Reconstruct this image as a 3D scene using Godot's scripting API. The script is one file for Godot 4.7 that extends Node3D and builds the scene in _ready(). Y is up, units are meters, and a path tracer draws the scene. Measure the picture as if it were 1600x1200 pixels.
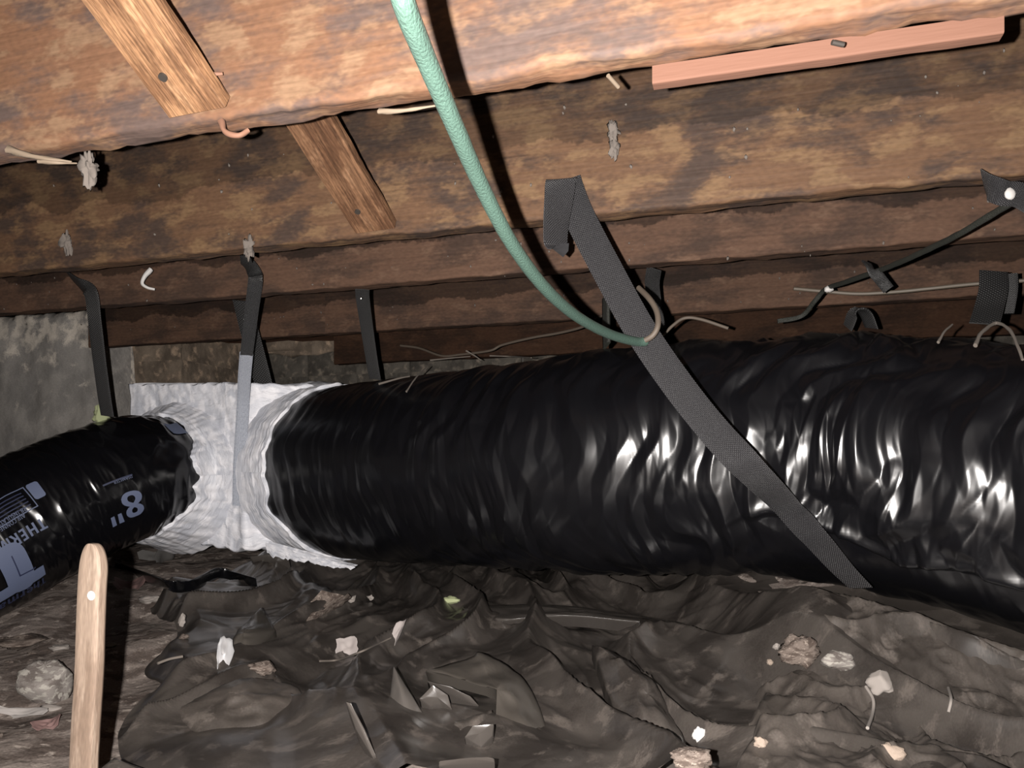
extends Node3D
# A crawl space under a timber floor, lit by the flash of the camera. x right, y up, depth runs along -z.

const H := 0.40            # height of the lens above the datum of the ground
const YAW := 0.305         # the joists come nearer by this much per metre to the right
const JB := 0.785          # height of the undersides of the joists
var DIR := Vector3(0.95650, 0, 0.29173)     # along the joists
var NRM := Vector3(-0.29173, 0, 0.95650)    # square to them, towards the viewer
var M := {}
var taken := {}
var rng := RandomNumberGenerator.new()
var fn := FastNoiseLite.new()     # general noise, frequency 1
var big := {}                     # the large duct
var small := {}                   # the branch duct


func _ready() -> void:
	# ---- camera, environment, flash
	var cam := Camera3D.new()
	cam.name = "camera"
	cam.projection = Camera3D.PROJECTION_FRUSTUM
	cam.near = 0.05
	cam.far = 30.0
	cam.size = 0.05
	cam.frustum_offset = Vector2(0, 0.05 * 130.0 / 1200.0)
	cam.position = Vector3(0, H, 0)
	add_child(cam)
	cam.current = true
	var we := WorldEnvironment.new()
	we.name = "world_environment"
	var env := Environment.new()
	env.background_mode = Environment.BG_COLOR
	env.background_color = Color(0.004, 0.004, 0.004)
	env.tonemap_mode = Environment.TONE_MAPPER_LINEAR
	env.tonemap_exposure = 1.0
	env.sdfgi_enabled = true
	env.ssao_enabled = true
	env.ssil_enabled = true
	we.environment = env
	add_child(we)
	var flash := AreaLight3D.new()      # the phone's flash, left of its lens
	flash.name = "camera_flash"
	flash.position = Vector3(-0.040, H + 0.004, 0.0)
	flash.rotation_degrees = Vector3(8.0, 0, 0)
	flash.area_size = Vector2(0.007, 0.007)
	flash.area_normalize_energy = true
	flash.light_color = Color(1.0, 0.975, 0.955)
	flash.light_energy = 7.0
	flash.area_range = 12.0
	flash.area_attenuation = 2.0
	flash.shadow_enabled = true
	add_child(flash)

	rng.seed = 4711
	fn.noise_type = FastNoiseLite.TYPE_SIMPLEX_SMOOTH
	fn.frequency = 1.0
	fn.fractal_type = FastNoiseLite.FRACTAL_NONE
	fn.seed = 17
	big = duct_path([P(470, 736, 2.32), P(546, 737, 2.16), P(700, 732, 1.92), P(900, 724, 1.68), P(1100, 716, 1.525), P(1300, 718, 1.39), P(1450, 733, 1.285), P(1600, 757, 1.18), P(1800, 785, 1.07), P(2050, 815, 0.98)], 0.245)
	small = duct_path([P(292, 742, 2.21), P(250, 742, 2.11), P(200, 748, 2.0), P(100, 788, 1.88), P(0, 836, 1.77), P(-150, 915, 1.62), P(-350, 1010, 1.48)], 0.163)
	materials()
	setting()
	joists()
	ducts()
	mastic_box()
	straps()
	wires()
	ground_cover()
	debris()
	stake()


# ------------------------------------------------------------------ helpers

func P(px: float, py: float, z: float) -> Vector3:      # a point of the place from a pixel of the 1600 x 1200 frame and a depth
	return Vector3((px - 800.0) / 1200.0 * z, H + (730.0 - py) / 1200.0 * z, -z)


func jz(z0: float, px: float) -> float:                  # depth at which the sight line of a column meets a plane along the joists
	return z0 / (1.0 + YAW * (px - 800.0) / 1200.0)


func JP(z0: float, px: float, py: float) -> Vector3:
	return P(px, py, jz(z0, px))


func ns(x: float, y: float, z := 0.0) -> float:
	return fn.get_noise_3d(x, y, z)


func numbered(called: String) -> String:
	if not taken.has(called):
		taken[called] = 0
		return called
	taken[called] += 1
	return "%s_%03d" % [called, taken[called]]


func thing(called: String, label: String, category: String, at := Vector3.ZERO, basis_ := Basis(), group := "") -> Node3D:
	var o := Node3D.new()
	o.name = numbered(called)
	add_child(o)
	o.transform = Transform3D(basis_, at)
	o.set_meta("label", label)
	o.set_meta("category", category)
	if group:
		o.set_meta("group", group)
	return o


func part(called: String, mesh: Mesh, mat: Material, parent: Node, label := "", kind := "") -> MeshInstance3D:
	var o := MeshInstance3D.new()
	o.name = called
	o.mesh = mesh
	o.material_override = mat
	parent.add_child(o, true)
	if label:
		o.set_meta("label", label)
	if kind:
		o.set_meta("kind", kind)
	return o


func solo(called: String, label: String, category: String, mesh: Mesh, mat: Material, group := "", at := Vector3.ZERO) -> MeshInstance3D:
	var o := part(numbered(called), mesh, mat, self)
	o.position = at
	o.set_meta("label", label)
	o.set_meta("category", category)
	if group:
		o.set_meta("group", group)
	return o


func struct(called: String, mesh: Mesh, mat: Material, label := "") -> MeshInstance3D:
	var o := part(called, mesh, mat, self)
	o.set_meta("kind", "structure")
	o.set_meta("label", label)
	o.set_meta("category", called.split("_")[0])
	return o


# (nu+1) x (nv+1) points, row by row; the face looks along du x dv
func grid(nu: int, nv: int, pos: PackedVector3Array, uv: PackedVector2Array, flip := false, round_v := false, col := PackedColorArray()) -> ArrayMesh:
	var w := nv + 1
	var nor := PackedVector3Array()
	nor.resize(pos.size())
	var idx := PackedInt32Array()
	idx.resize(nu * nv * 6)
	var k := 0
	for i in nu:
		for j in nv:
			var a := i * w + j
			var b := a + w
			var n := (pos[b + 1] - pos[a]).cross(pos[a + 1] - pos[b])
			if flip:
				n = -n
				idx[k] = a; idx[k + 1] = b; idx[k + 2] = a + 1; idx[k + 3] = b; idx[k + 4] = b + 1; idx[k + 5] = a + 1
			else:
				idx[k] = a; idx[k + 1] = a + 1; idx[k + 2] = b; idx[k + 3] = b; idx[k + 4] = a + 1; idx[k + 5] = b + 1
			k += 6
			nor[a] += n; nor[b] += n; nor[a + 1] += n; nor[b + 1] += n
	if round_v:
		for i in nu + 1:
			var s := nor[i * w] + nor[i * w + nv]
			nor[i * w] = s
			nor[i * w + nv] = s
	for i in nor.size():
		nor[i] = nor[i].normalized()
	var arr := []
	arr.resize(Mesh.ARRAY_MAX)
	arr[Mesh.ARRAY_VERTEX] = pos
	arr[Mesh.ARRAY_NORMAL] = nor
	arr[Mesh.ARRAY_TEX_UV] = uv
	arr[Mesh.ARRAY_INDEX] = idx
	if col.size():
		arr[Mesh.ARRAY_COLOR] = col
	var m := ArrayMesh.new()
	m.add_surface_from_arrays(Mesh.PRIMITIVE_TRIANGLES, arr)
	return m


func fan(m: ArrayMesh, ring: PackedVector3Array, out_: Vector3) -> void:      # closes an open end
	var c := Vector3.ZERO
	for p in ring:
		c += p
	c /= ring.size()
	var pos := PackedVector3Array([c])
	pos.append_array(ring)
	var nor := PackedVector3Array()
	var uv := PackedVector2Array()
	for p in pos:
		nor.append(out_)
		uv.append(Vector2(p.y * 2.0 + 0.3, p.z * 2.0 + 0.3))
	var idx := PackedInt32Array()
	for i in ring.size():
		var a := 1 + i
		var b := 1 + (i + 1) % ring.size()
		var n := (pos[b] - c).cross(pos[a] - c)
		if n.dot(out_) > 0.0:
			idx.append_array([0, a, b])
		else:
			idx.append_array([0, b, a])
	var arr := []
	arr.resize(Mesh.ARRAY_MAX)
	arr[Mesh.ARRAY_VERTEX] = pos
	arr[Mesh.ARRAY_NORMAL] = nor
	arr[Mesh.ARRAY_TEX_UV] = uv
	arr[Mesh.ARRAY_INDEX] = idx
	m.add_surface_from_arrays(Mesh.PRIMITIVE_TRIANGLES, arr)


# a length of timber along x from x0 to x1: t thick along z (0..t), h tall along y (0..h), lower edges rounded by r and made uneven by rough
func timber(x0: float, x1: float, h: float, t: float, r: float, rough: float, seg: int, seed_: float, per_u := 2.4, per_v := 0.56, u0 := 0.0) -> ArrayMesh:
	var prof := PackedVector2Array()     # (z, y), from the top of the front face down, round and up the back
	for i in 8:
		prof.append(Vector2(t, lerpf(h, r, i / 7.0)))
	for i in range(1, 4):
		var a := i / 4.0 * PI / 2
		prof.append(Vector2(t - r + r * cos(a), r - r * sin(a)))
	for i in 4:
		prof.append(Vector2(lerpf(t - r, r, i / 3.0), 0))
	for i in range(1, 4):
		var a := i / 4.0 * PI / 2
		prof.append(Vector2(r - r * sin(a), r - r * cos(a)))
	for i in 5:
		prof.append(Vector2(0, lerpf(r, h, i / 4.0)))
	prof.append(Vector2(t, h))
	var nv := prof.size() - 1
	var pos := PackedVector3Array()
	var uv := PackedVector2Array()
	var run := PackedFloat32Array([0.0])
	for j in nv:
		run.append(run[j] + prof[j].distance_to(prof[j + 1]))
	for i in seg + 1:
		var x := lerpf(x0, x1, i / float(seg))
		for j in nv + 1:
			var q := prof[j]
			var low := 1.0 - smoothstep(0.0, 0.03, q.y)
			var c := Vector2(q.x - t / 2, q.y - h / 2).normalized()
			var d := rough * 0.35 * ns(x * 9.0, q.y * 22.0 + q.x * 30.0, seed_)
			d += rough * low * (0.8 * ns(x * 14.0, q.x * 25.0, seed_ + 5.0) + 0.5 * ns(x * 45.0, q.x * 40.0, seed_ + 9.0) - 0.25)
			var bow := rough * 0.5 * ns(x * 1.3, 0.0, seed_ + 20.0)
			pos.append(Vector3(x, q.y + c.y * d + bow, q.x + c.x * d))
			uv.append(Vector2(u0 + x / per_u, run[j] / per_v))
	var m := grid(seg, nv, pos, uv, true)
	fan(m, pos.slice(0, nv), Vector3(-1, 0, 0))
	fan(m, pos.slice(seg * (nv + 1), seg * (nv + 1) + nv), Vector3(1, 0, 0))
	return m


func smooth_path(pts: Array, per: int) -> PackedVector3Array:       # Catmull-Rom through the points
	var out := PackedVector3Array()
	var n := pts.size()
	for i in n - 1:
		var p0: Vector3 = pts[maxi(i - 1, 0)]
		var p1: Vector3 = pts[i]
		var p2: Vector3 = pts[i + 1]
		var p3: Vector3 = pts[mini(i + 2, n - 1)]
		if i == 0:
			p0 = p1 * 2.0 - p2
		if i == n - 2:
			p3 = p2 * 2.0 - p1
		for k in per:
			out.append(p1.cubic_interpolate(p2, p0, p3, k / float(per)))
	out.append(pts[n - 1])
	return out


func tube(pts: Array, radius: float, per := 8, sides := 10, wob := 0.0, taper := 1.0) -> ArrayMesh:
	var c := smooth_path(pts, per)
	var pos := PackedVector3Array()
	var uv := PackedVector2Array()
	var n := c.size()
	var side := Vector3.UP
	var s := 0.0
	for i in n:
		var t := (c[mini(i + 1, n - 1)] - c[maxi(i - 1, 0)]).normalized()
		if i == 0:
			side = t.cross(Vector3(0.3, 0.9, 0.31)).normalized()
		side = (side - t * side.dot(t)).normalized()
		var other := t.cross(side)
		if i > 0:
			s += c[i].distance_to(c[i - 1])
		for j in sides + 1:
			var a := TAU * (j % sides) / sides
			var r := radius * lerpf(1.0, taper, i / float(n - 1)) * (1.0 + wob * ns(s * 40.0, cos(a), sin(a)))
			pos.append(c[i] + (side * cos(a) + other * sin(a)) * r)
			uv.append(Vector2(s * 8.0, j / float(sides)))
	var m := grid(n - 1, sides, pos, uv, false, true)
	var w := sides + 1
	fan(m, pos.slice(0, sides), (c[0] - c[1]).normalized())
	fan(m, pos.slice((n - 1) * w, (n - 1) * w + sides), (c[n - 1] - c[n - 2]).normalized())
	return m


# a flat band: centres, directions across it (blended along), width, thickness
func ribbon(pts: Array, across: Array, width: float, thick: float, per := 6, cup := 0.0) -> ArrayMesh:
	var c := smooth_path(pts, per)
	var d := smooth_path(across, per)
	var n := c.size()
	var pos := PackedVector3Array()
	var uv := PackedVector2Array()
	var s := 0.0
	var ring := [[-1.0, 1.0], [-0.5, 1.0], [0.0, 1.0], [0.5, 1.0], [1.0, 1.0], [1.0, -1.0], [0.5, -1.0], [0.0, -1.0], [-0.5, -1.0], [-1.0, -1.0], [-1.0, 1.0]]
	for i in n:
		var t := (c[mini(i + 1, n - 1)] - c[maxi(i - 1, 0)]).normalized()
		var x := (d[i] - t * d[i].dot(t)).normalized()
		var nn := x.cross(t)
		if i > 0:
			s += c[i].distance_to(c[i - 1])
		for q in ring:
			var curve: float = cup * (1.0 - q[0] * q[0])
			pos.append(c[i] + x * (q[0] * width / 2) + nn * (q[1] * thick / 2 + curve))
			uv.append(Vector2(q[0] * 0.5 + 0.5, s / width))
	var m := grid(n - 1, 10, pos, uv, false)
	fan(m, pos.slice(0, 10), (c[0] - c[1]).normalized())
	fan(m, pos.slice((n - 1) * 11, (n - 1) * 11 + 10), (c[n - 1] - c[n - 2]).normalized())
	return m


# a lump: a sphere of size s pushed about by noise, with planes cut off it
func lump(s: Vector3, seed_: float, rough := 0.25, cuts := 5, nu := 20, nv := 26) -> ArrayMesh:
	var r := RandomNumberGenerator.new()
	r.seed = int(seed_ * 1000.0) + 5
	var planes := []
	for i in cuts:
		planes.append([Vector3(r.randf_range(-1, 1), r.randf_range(-0.7, 1), r.randf_range(-1, 1)).normalized(), r.randf_range(0.55, 0.85)])
	var pos := PackedVector3Array()
	var uv := PackedVector2Array()
	for i in nu + 1:
		var la := lerpf(-PI / 2, PI / 2, i / float(nu))
		for j in nv + 1:
			var lo := TAU * (j % nv) / nv
			var d := Vector3(cos(la) * cos(lo), sin(la), cos(la) * sin(lo))
			var q := 1.0 + rough * (ns(d.x * 1.3 + seed_ * 7.0, d.y * 1.3, d.z * 1.3) + 0.4 * ns(d.x * 4.0 + seed_, d.y * 4.0, d.z * 4.0))
			for pl in planes:
				var k: float = d.dot(pl[0])
				if k > 0.01:
					q = minf(q, pl[1] / k)
			pos.append(d * q * s)
			uv.append(Vector2(j / float(nv), i / float(nu)))
	return grid(nu, nv, pos, uv, false, true)


# a scrap of sheet: an uneven outline, bent, with thickness
func scrap(w: float, l: float, thick: float, bend: float, seed_: float, rag := 0.16) -> ArrayMesh:
	var nu := 10
	var nv := 20
	var pos := PackedVector3Array()
	var uv := PackedVector2Array()
	for side in 2:                       # from the middle of the top out to the rim, then back along the underside
		for i in nu + 1:
			var f := i / float(nu) if side == 0 else 1.0 - i / float(nu)
			for j in nv + 1:
				var a := TAU * (j % nv) / nv
				var rim := (1.0 + rag * ns(cos(a) * 1.6 + seed_ * 3.0, sin(a) * 1.6, seed_) + rag * 0.5 * ns(cos(a) * 5.0, sin(a) * 5.0, seed_)) / pow(pow(absf(cos(a)), 4.0) + pow(absf(sin(a)), 4.0), 0.22)
				var x := cos(a) * f * rim * w / 2
				var z := sin(a) * f * rim * l / 2
				var y := bend * (x * x / (w * w) * 4.0 - 0.3) * w + 0.25 * bend * w * ns(x / w * 3.0, z / l * 3.0, seed_ + 2.0)
				pos.append(Vector3(x, y + (thick if side == 0 else 0.0), z))
				uv.append(Vector2(x / w + 0.5, z / l + 0.5))
	return grid(2 * nu + 1, nv, pos, uv, true, true)


# ------------------------------------------------------------------ ducts as curves

func duct_path(pts: Array, r: float) -> Dictionary:
	var c := smooth_path(pts, 24)
	var run := PackedFloat32Array([0.0])
	var tan := PackedVector3Array()
	var n := c.size()
	for i in n:
		if i > 0:
			run.append(run[i - 1] + c[i].distance_to(c[i - 1]))
		tan.append((c[mini(i + 1, n - 1)] - c[maxi(i - 1, 0)]).normalized())
	return {"c": c, "t": tan, "run": run, "r": r, "len": run[n - 1], "pts": pts}


func duct_frame(d: Dictionary, s: float) -> Array:           # centre, along, outward at angle 0, outward at 90 degrees (up)
	var run: PackedFloat32Array = d.run
	var i := clampi(run.bsearch(s) - 1, 0, run.size() - 2)
	var f := clampf((s - run[i]) / maxf(run[i + 1] - run[i], 1e-6), -3.0, 3.0)
	var c: Vector3 = d.c[i].lerp(d.c[i + 1], f)
	var t: Vector3 = d.t[i].lerp(d.t[i + 1], clampf(f, 0, 1)).normalized()
	var up := (Vector3.UP - t * t.y).normalized()
	return [c, t, t.cross(up), up]


func duct_hit(d: Dictionary, px: float, py: float) -> Array:   # [depth, s, angle] where a sight line meets the smooth duct; depth 99 where it misses
	var c: PackedVector3Array = d.c
	var z := 0.7
	var r2: float = d.r * d.r
	while z < 2.6:
		var q := P(px, py, z)
		var best := 9.0
		var at := 0
		for i in c.size():
			var k := q.distance_squared_to(c[i])
			if k < best:
				best = k
				at = i
		if best < r2:
			var s: float = d.run[at] + (q - c[at]).dot(d.t[at])
			var f := duct_frame(d, s)
			var o: Vector3 = q - f[0]
			return [z, s, atan2(o.dot(f[3]), o.dot(f[2]))]
		z += 0.004
	return [99.0, 0.0, 0.0]


func duct_point(d: Dictionary, s: float, a: float, lift := 0.0) -> Vector3:
	var f := duct_frame(d, s)
	return f[0] + (f[2] * cos(a) + f[3] * sin(a)) * (d.r + lift)


func under_duct(x: float, z: float) -> float:                # the highest that ground may reach beneath the large duct
	var c: PackedVector3Array = big.c
	var top := 9.0
	for i in range(0, c.size(), 4):
		var dx := x - c[i].x
		var dz := z + c[i].z
		var t: Vector3 = big.t[i]
		var along := (dx * t.x - dz * t.z) / Vector2(t.x, t.z).length()
		if absf(along) > 0.05:
			continue
		var k := dx * dx + dz * dz
		if k < 0.06:
			top = minf(top, c[i].y - sqrt(0.0601 - k) - 0.012)
	return top


func ground(x: float, z: float) -> float:                    # z is the depth, positive away from the viewer
	var y := 0.015 + 0.075 * smoothstep(1.0, 2.5, z)
	y += 0.035 * smoothstep(-0.55, -1.1, x) * smoothstep(1.3, 2.2, z)
	y += 0.020 * ns(x * 2.1, z * 2.1, 3.0) + 0.009 * ns(x * 6.0, z * 6.0, 8.0)
	y += 0.140 * smoothstep(0.34, 0.50, x + 0.10 * (z - 1.4)) * smoothstep(0.92, 1.36, z + 0.05 * ns(x * 3.0, z * 3.0, 1.0)) * (1.0 - smoothstep(1.55, 1.9, z))
	return y


# ------------------------------------------------------------------ materials

func noise_image(w: int, h: int, freq: float, seed_: int, oct := 4, kind := FastNoiseLite.TYPE_SIMPLEX_SMOOTH, warp := 0.0) -> Image:
	var n := FastNoiseLite.new()
	n.noise_type = kind
	n.seed = seed_
	n.frequency = freq
	n.fractal_octaves = oct
	n.fractal_type = FastNoiseLite.FRACTAL_FBM
	if warp > 0.0:
		n.domain_warp_enabled = true
		n.domain_warp_amplitude = warp
		n.domain_warp_frequency = freq * 1.5
	return n.get_image(w, h)


func stretched(w: int, h: int, along: int, freq: float, seed_: int, oct := 4, warp := 0.0) -> PackedByteArray:
	var im := noise_image(w / along, h, freq, seed_, oct, FastNoiseLite.TYPE_SIMPLEX_SMOOTH, warp)
	im.resize(w, h, Image.INTERPOLATE_CUBIC)
	im.convert(Image.FORMAT_L8)
	return im.get_data()


var srgb_table := PackedByteArray()

func to_srgb8(v: float) -> int:
	if srgb_table.is_empty():
		srgb_table.resize(2049)
		for i in 2049:
			var c := Color(i / 2048.0, 0, 0).linear_to_srgb().r
			srgb_table[i] = clampi(roundi(c * 255.0), 0, 255)
	return srgb_table[clampi(int(v * 2048.0), 0, 2048)]


# old timber. dark, base, pale: linear colours; lo..hi is where the patches of stain end; band: the share of the height (front face) that is coloured darker, from the top down, 0 for none
func wood_texture(w: int, h: int, seed_: int, dark: Vector3, base: Vector3, pale: Vector3, lo: float, hi: float, pale_at: float, streak: float, band := 0.0, band_k := 0.5) -> ImageTexture:
	var a := stretched(w, h, 2, 0.010, seed_, 6, 30.0)
	var b := stretched(w, h, 2, 0.026, seed_ + 1, 6, 12.0)
	var g := stretched(w, h, 16, 0.11, seed_ + 2, 3)
	var f := stretched(w, h, 2, 0.16, seed_ + 3, 3)
	var p := stretched(w, h, 2, 0.024, seed_ + 4, 6, 14.0)
	var out := PackedByteArray()
	out.resize(w * h * 3)
	var k := 0
	for y in h:
		var v := y / float(h)
		for x in w:
			var i := y * w + x
			var gr := (g[i] - 128) / 128.0
			var fi := (f[i] - 128) / 128.0
			var t := smoothstep(lo, hi, a[i] / 255.0 * 0.62 + b[i] / 255.0 * 0.38 + fi * 0.05 + gr * 0.03)
			var u := smoothstep(pale_at, pale_at + 0.22, p[i] / 255.0 * 0.7 + b[i] / 255.0 * 0.3 + fi * 0.06) * (0.3 + 0.7 * t)
			var c := dark.lerp(base, t).lerp(pale, u)
			var s := 1.0 + streak * gr + 0.16 * fi
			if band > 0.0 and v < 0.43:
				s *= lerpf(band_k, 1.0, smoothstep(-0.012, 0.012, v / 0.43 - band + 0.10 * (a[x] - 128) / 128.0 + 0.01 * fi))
			out[k] = to_srgb8(c.x * s)
			out[k + 1] = to_srgb8(c.y * s)
			out[k + 2] = to_srgb8(c.z * s)
			k += 3
	return ImageTexture.create_from_image(Image.create_from_data(w, h, false, Image.FORMAT_RGB8, out))


# mottled earth, concrete, mastic, dusty film: three colours by two noises
func mottle(w: int, seed_: int, dark: Vector3, base: Vector3, pale: Vector3, freq: float, lo: float, hi: float, pale_at: float, grain: float, warp := 20.0, flake_above := -1.0, soft := 0.12) -> ImageTexture:      # flake_above: old paint is left on the rows past this one
	var a := stretched(w, w, 1, freq, seed_, 6, warp)
	var b := stretched(w, w, 1, freq * 2.3, seed_ + 1, 5, warp * 0.6)
	var f := stretched(w, w, 1, 0.22, seed_ + 3, 3)
	var out := PackedByteArray()
	out.resize(w * w * 3)
	var k := 0
	for i in w * w:
		var fi := (f[i] - 128) / 128.0
		var t := smoothstep(lo, hi, a[i] / 255.0 + fi * 0.05)
		var u := smoothstep(pale_at, pale_at + soft, b[i] / 255.0 + fi * 0.06 + (0.0 if flake_above < 0.0 else 0.42 * smoothstep(-0.06, 0.16, float(i / w) / w - flake_above) - 0.08))
		var c := dark.lerp(base, t).lerp(pale, u) * (1.0 + grain * fi)
		out[k] = to_srgb8(c.x)
		out[k + 1] = to_srgb8(c.y)
		out[k + 2] = to_srgb8(c.z)
		k += 3
	return ImageTexture.create_from_image(Image.create_from_data(w, w, false, Image.FORMAT_RGB8, out))


func mat(color: Vector3, rough := 0.8, tex: Texture2D = null, spec := 0.5) -> StandardMaterial3D:      # color is a linear base colour
	var m := StandardMaterial3D.new()
	m.albedo_color = Color(color.x, color.y, color.z).linear_to_srgb()
	m.roughness = rough
	m.metallic_specular = spec
	if tex:
		m.albedo_texture = tex
	return m


func bump(m: StandardMaterial3D, tex: Texture2D, cm: float) -> StandardMaterial3D:
	m.heightmap_enabled = true
	m.heightmap_texture = tex
	m.heightmap_scale = cm
	return m


func materials() -> void:
	var W1 := Vector3(1, 1, 1)
	var rough_tex := ImageTexture.create_from_image(noise_image(512, 512, 0.06, 71, 5))
	var grain_im := noise_image(128, 512, 0.09, 72, 4)
	grain_im.resize(1024, 512, Image.INTERPOLATE_CUBIC)
	var grain_tex := ImageTexture.create_from_image(grain_im)
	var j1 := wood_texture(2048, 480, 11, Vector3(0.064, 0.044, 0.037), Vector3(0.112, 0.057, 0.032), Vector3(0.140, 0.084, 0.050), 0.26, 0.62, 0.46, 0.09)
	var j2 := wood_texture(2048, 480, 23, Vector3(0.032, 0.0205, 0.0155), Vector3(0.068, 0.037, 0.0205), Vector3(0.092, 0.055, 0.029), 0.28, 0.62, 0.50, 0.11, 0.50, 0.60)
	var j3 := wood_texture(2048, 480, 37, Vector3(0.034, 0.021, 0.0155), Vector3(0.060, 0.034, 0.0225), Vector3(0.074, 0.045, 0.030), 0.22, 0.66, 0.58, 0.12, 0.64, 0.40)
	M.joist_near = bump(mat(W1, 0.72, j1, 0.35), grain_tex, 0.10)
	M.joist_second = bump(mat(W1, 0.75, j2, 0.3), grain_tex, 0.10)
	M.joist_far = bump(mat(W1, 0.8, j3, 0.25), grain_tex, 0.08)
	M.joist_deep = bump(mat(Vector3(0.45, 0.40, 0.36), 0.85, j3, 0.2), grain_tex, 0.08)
	var br := wood_texture(512, 256, 51, Vector3(0.095, 0.048, 0.024), Vector3(0.170, 0.092, 0.047), Vector3(0.205, 0.118, 0.064), 0.30, 0.62, 0.62, 0.42)
	M.brace = bump(mat(W1, 0.65, br, 0.35), grain_tex, 0.08)
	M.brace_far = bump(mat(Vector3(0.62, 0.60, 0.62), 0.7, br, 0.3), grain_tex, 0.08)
	M.batten = bump(mat(Vector3(0.100, 0.050, 0.034), 0.8, null, 0.3), grain_tex, 0.02)
	var st := wood_texture(256, 256, 61, Vector3(0.082, 0.058, 0.043), Vector3(0.112, 0.083, 0.063), Vector3(0.128, 0.098, 0.076), 0.35, 0.6, 0.6, 0.05)
	M.stake = mat(W1, 0.75, st, 0.3)
	var conc := mottle(768, 81, Vector3(0.105, 0.098, 0.090), Vector3(0.205, 0.190, 0.172), Vector3(0.400, 0.350, 0.300), 0.008, 0.15, 0.85, 0.55, 0.14, 45.0, -1.0, 0.45)
	M.concrete = bump(mat(W1, 0.9, conc, 0.3), rough_tex, 0.15)
	M.concrete.uv1_triplanar = true
	M.concrete.uv1_scale = Vector3(0.9, 0.9, 0.9)
	var pr := mottle(768, 83, Vector3(0.150, 0.142, 0.134), Vector3(0.225, 0.212, 0.196), Vector3(0.42, 0.38, 0.33), 0.0080, 0.12, 0.88, 0.62, 0.12, 60.0, 0.72, 0.40)
	M.pier = bump(mat(W1, 0.9, pr, 0.3), rough_tex, 0.12)
	M.wall_brown = bump(mat(Vector3(0.66, 0.56, 0.47), 0.9, conc, 0.25), rough_tex, 0.15)
	M.wall_brown.uv1_triplanar = true
	M.wall_brown.uv1_scale = Vector3(1.3, 1.3, 1.3)
	M.block = bump(mat(Vector3(0.30, 0.29, 0.27), 0.9, conc, 0.25), rough_tex, 0.15)
	M.block.uv1_triplanar = true
	M.block.uv1_scale = Vector3(1.7, 1.7, 1.7)
	M.mortar = mat(Vector3(0.06, 0.055, 0.05), 0.95)
	var dirt := mottle(1024, 91, Vector3(0.078, 0.062, 0.054), Vector3(0.150, 0.126, 0.112), Vector3(0.250, 0.215, 0.190), 0.012, 0.30, 0.60, 0.68, 0.30, 30.0)
	M.dirt = bump(mat(W1, 0.95, dirt, 0.2), rough_tex, 0.25)
	M.dirt.uv1_scale = Vector3(0.9, 0.9, 0.9)
	M.clod = bump(mat(Vector3(0.62, 0.60, 0.58), 0.95, dirt, 0.2), rough_tex, 0.12)
	M.clod.uv1_scale = Vector3(0.4, 0.4, 0.4)
	var dust := mottle(1024, 101, Vector3(0.022, 0.019, 0.017), Vector3(0.042, 0.037, 0.033), Vector3(0.068, 0.059, 0.052), 0.006, 0.20, 0.75, 0.60, 0.10, 50.0, -1.0, 0.3)
	M.film = mat(Vector3(0.84, 0.83, 0.83), 0.29, dust, 0.5)
	M.film.uv1_scale = Vector3(1.3, 1.3, 1.3)
	M.film_dusty = mat(Vector3(1.0, 1.0, 1.0), 0.46, mottle(768, 111, Vector3(0.026, 0.022, 0.019), Vector3(0.046, 0.039, 0.034), Vector3(0.068, 0.058, 0.051), 0.006, 0.20, 0.75, 0.60, 0.10, 40.0, -1.0, 0.3), 0.5)
	M.film_dusty.uv1_scale = Vector3(1.5, 1.5, 1.5)
	M.fold = mat(Vector3(0.048, 0.043, 0.039), 0.36)
	M.fold_grey = mat(Vector3(0.078, 0.075, 0.072), 0.45)
	M.fold_shiny = mat(Vector3(0.034, 0.030, 0.027), 0.27)
	M.fold_dark = mat(Vector3(0.034, 0.030, 0.026), 0.30)
	M.black = mat(Vector3(0.0020, 0.0020, 0.0027), 0.31, null, 0.56)
	M.black_smooth = mat(Vector3(0.0020, 0.0020, 0.0026), 0.22)
	var ma := mottle(768, 121, Vector3(0.38, 0.39, 0.425), Vector3(0.465, 0.468, 0.495), Vector3(0.56, 0.555, 0.575), 0.006, 0.20, 0.75, 0.45, 0.03, 40.0, -1.0, 0.3)
	var mb := noise_image(128, 512, 0.05, 125, 5, FastNoiseLite.TYPE_SIMPLEX_SMOOTH, 20.0)
	mb.resize(512, 512, Image.INTERPOLATE_CUBIC)
	M.mastic = bump(mat(Vector3(0.95, 0.955, 0.965), 0.55, ma, 0.5), ImageTexture.create_from_image(mb), 0.22)
	M.mastic_thin = bump(mat(Vector3(0.66, 0.70, 0.76), 0.55, ma, 0.5), ImageTexture.create_from_image(mb), 0.15)
	var weave := Image.create(64, 64, false, Image.FORMAT_L8)
	for y in 64:
		for x in 64:
			var cx := x / 4
			var cy := y / 4
			var over := (cx + cy) % 2 == 0
			var fx := absf((x % 4) - 1.5) / 1.5
			var fy := absf((y % 4) - 1.5) / 1.5
			var v := (1.0 - 0.5 * fx * fx) if over else (0.62 - 0.4 * fy * fy)
			weave.set_pixel(x, y, Color(v, v, v))
	var wt := ImageTexture.create_from_image(weave)
	M.strap = bump(mat(Vector3(0.017, 0.0165, 0.018), 0.44, null, 0.5), wt, 0.35)
	M.strap.uv1_scale = Vector3(1.4, 1.4, 1)
	M.strap_dull = bump(mat(Vector3(0.014, 0.0138, 0.014), 0.45, null, 0.5), wt, 0.22)
	M.strap_dull.uv1_scale = Vector3(0.8, 0.8, 1)
	M.cable = bump(mat(Vector3(0.032, 0.058, 0.046), 0.5), rough_tex, 0.06)
	M.cable.uv1_scale = Vector3(1, 0.5, 1)
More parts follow.
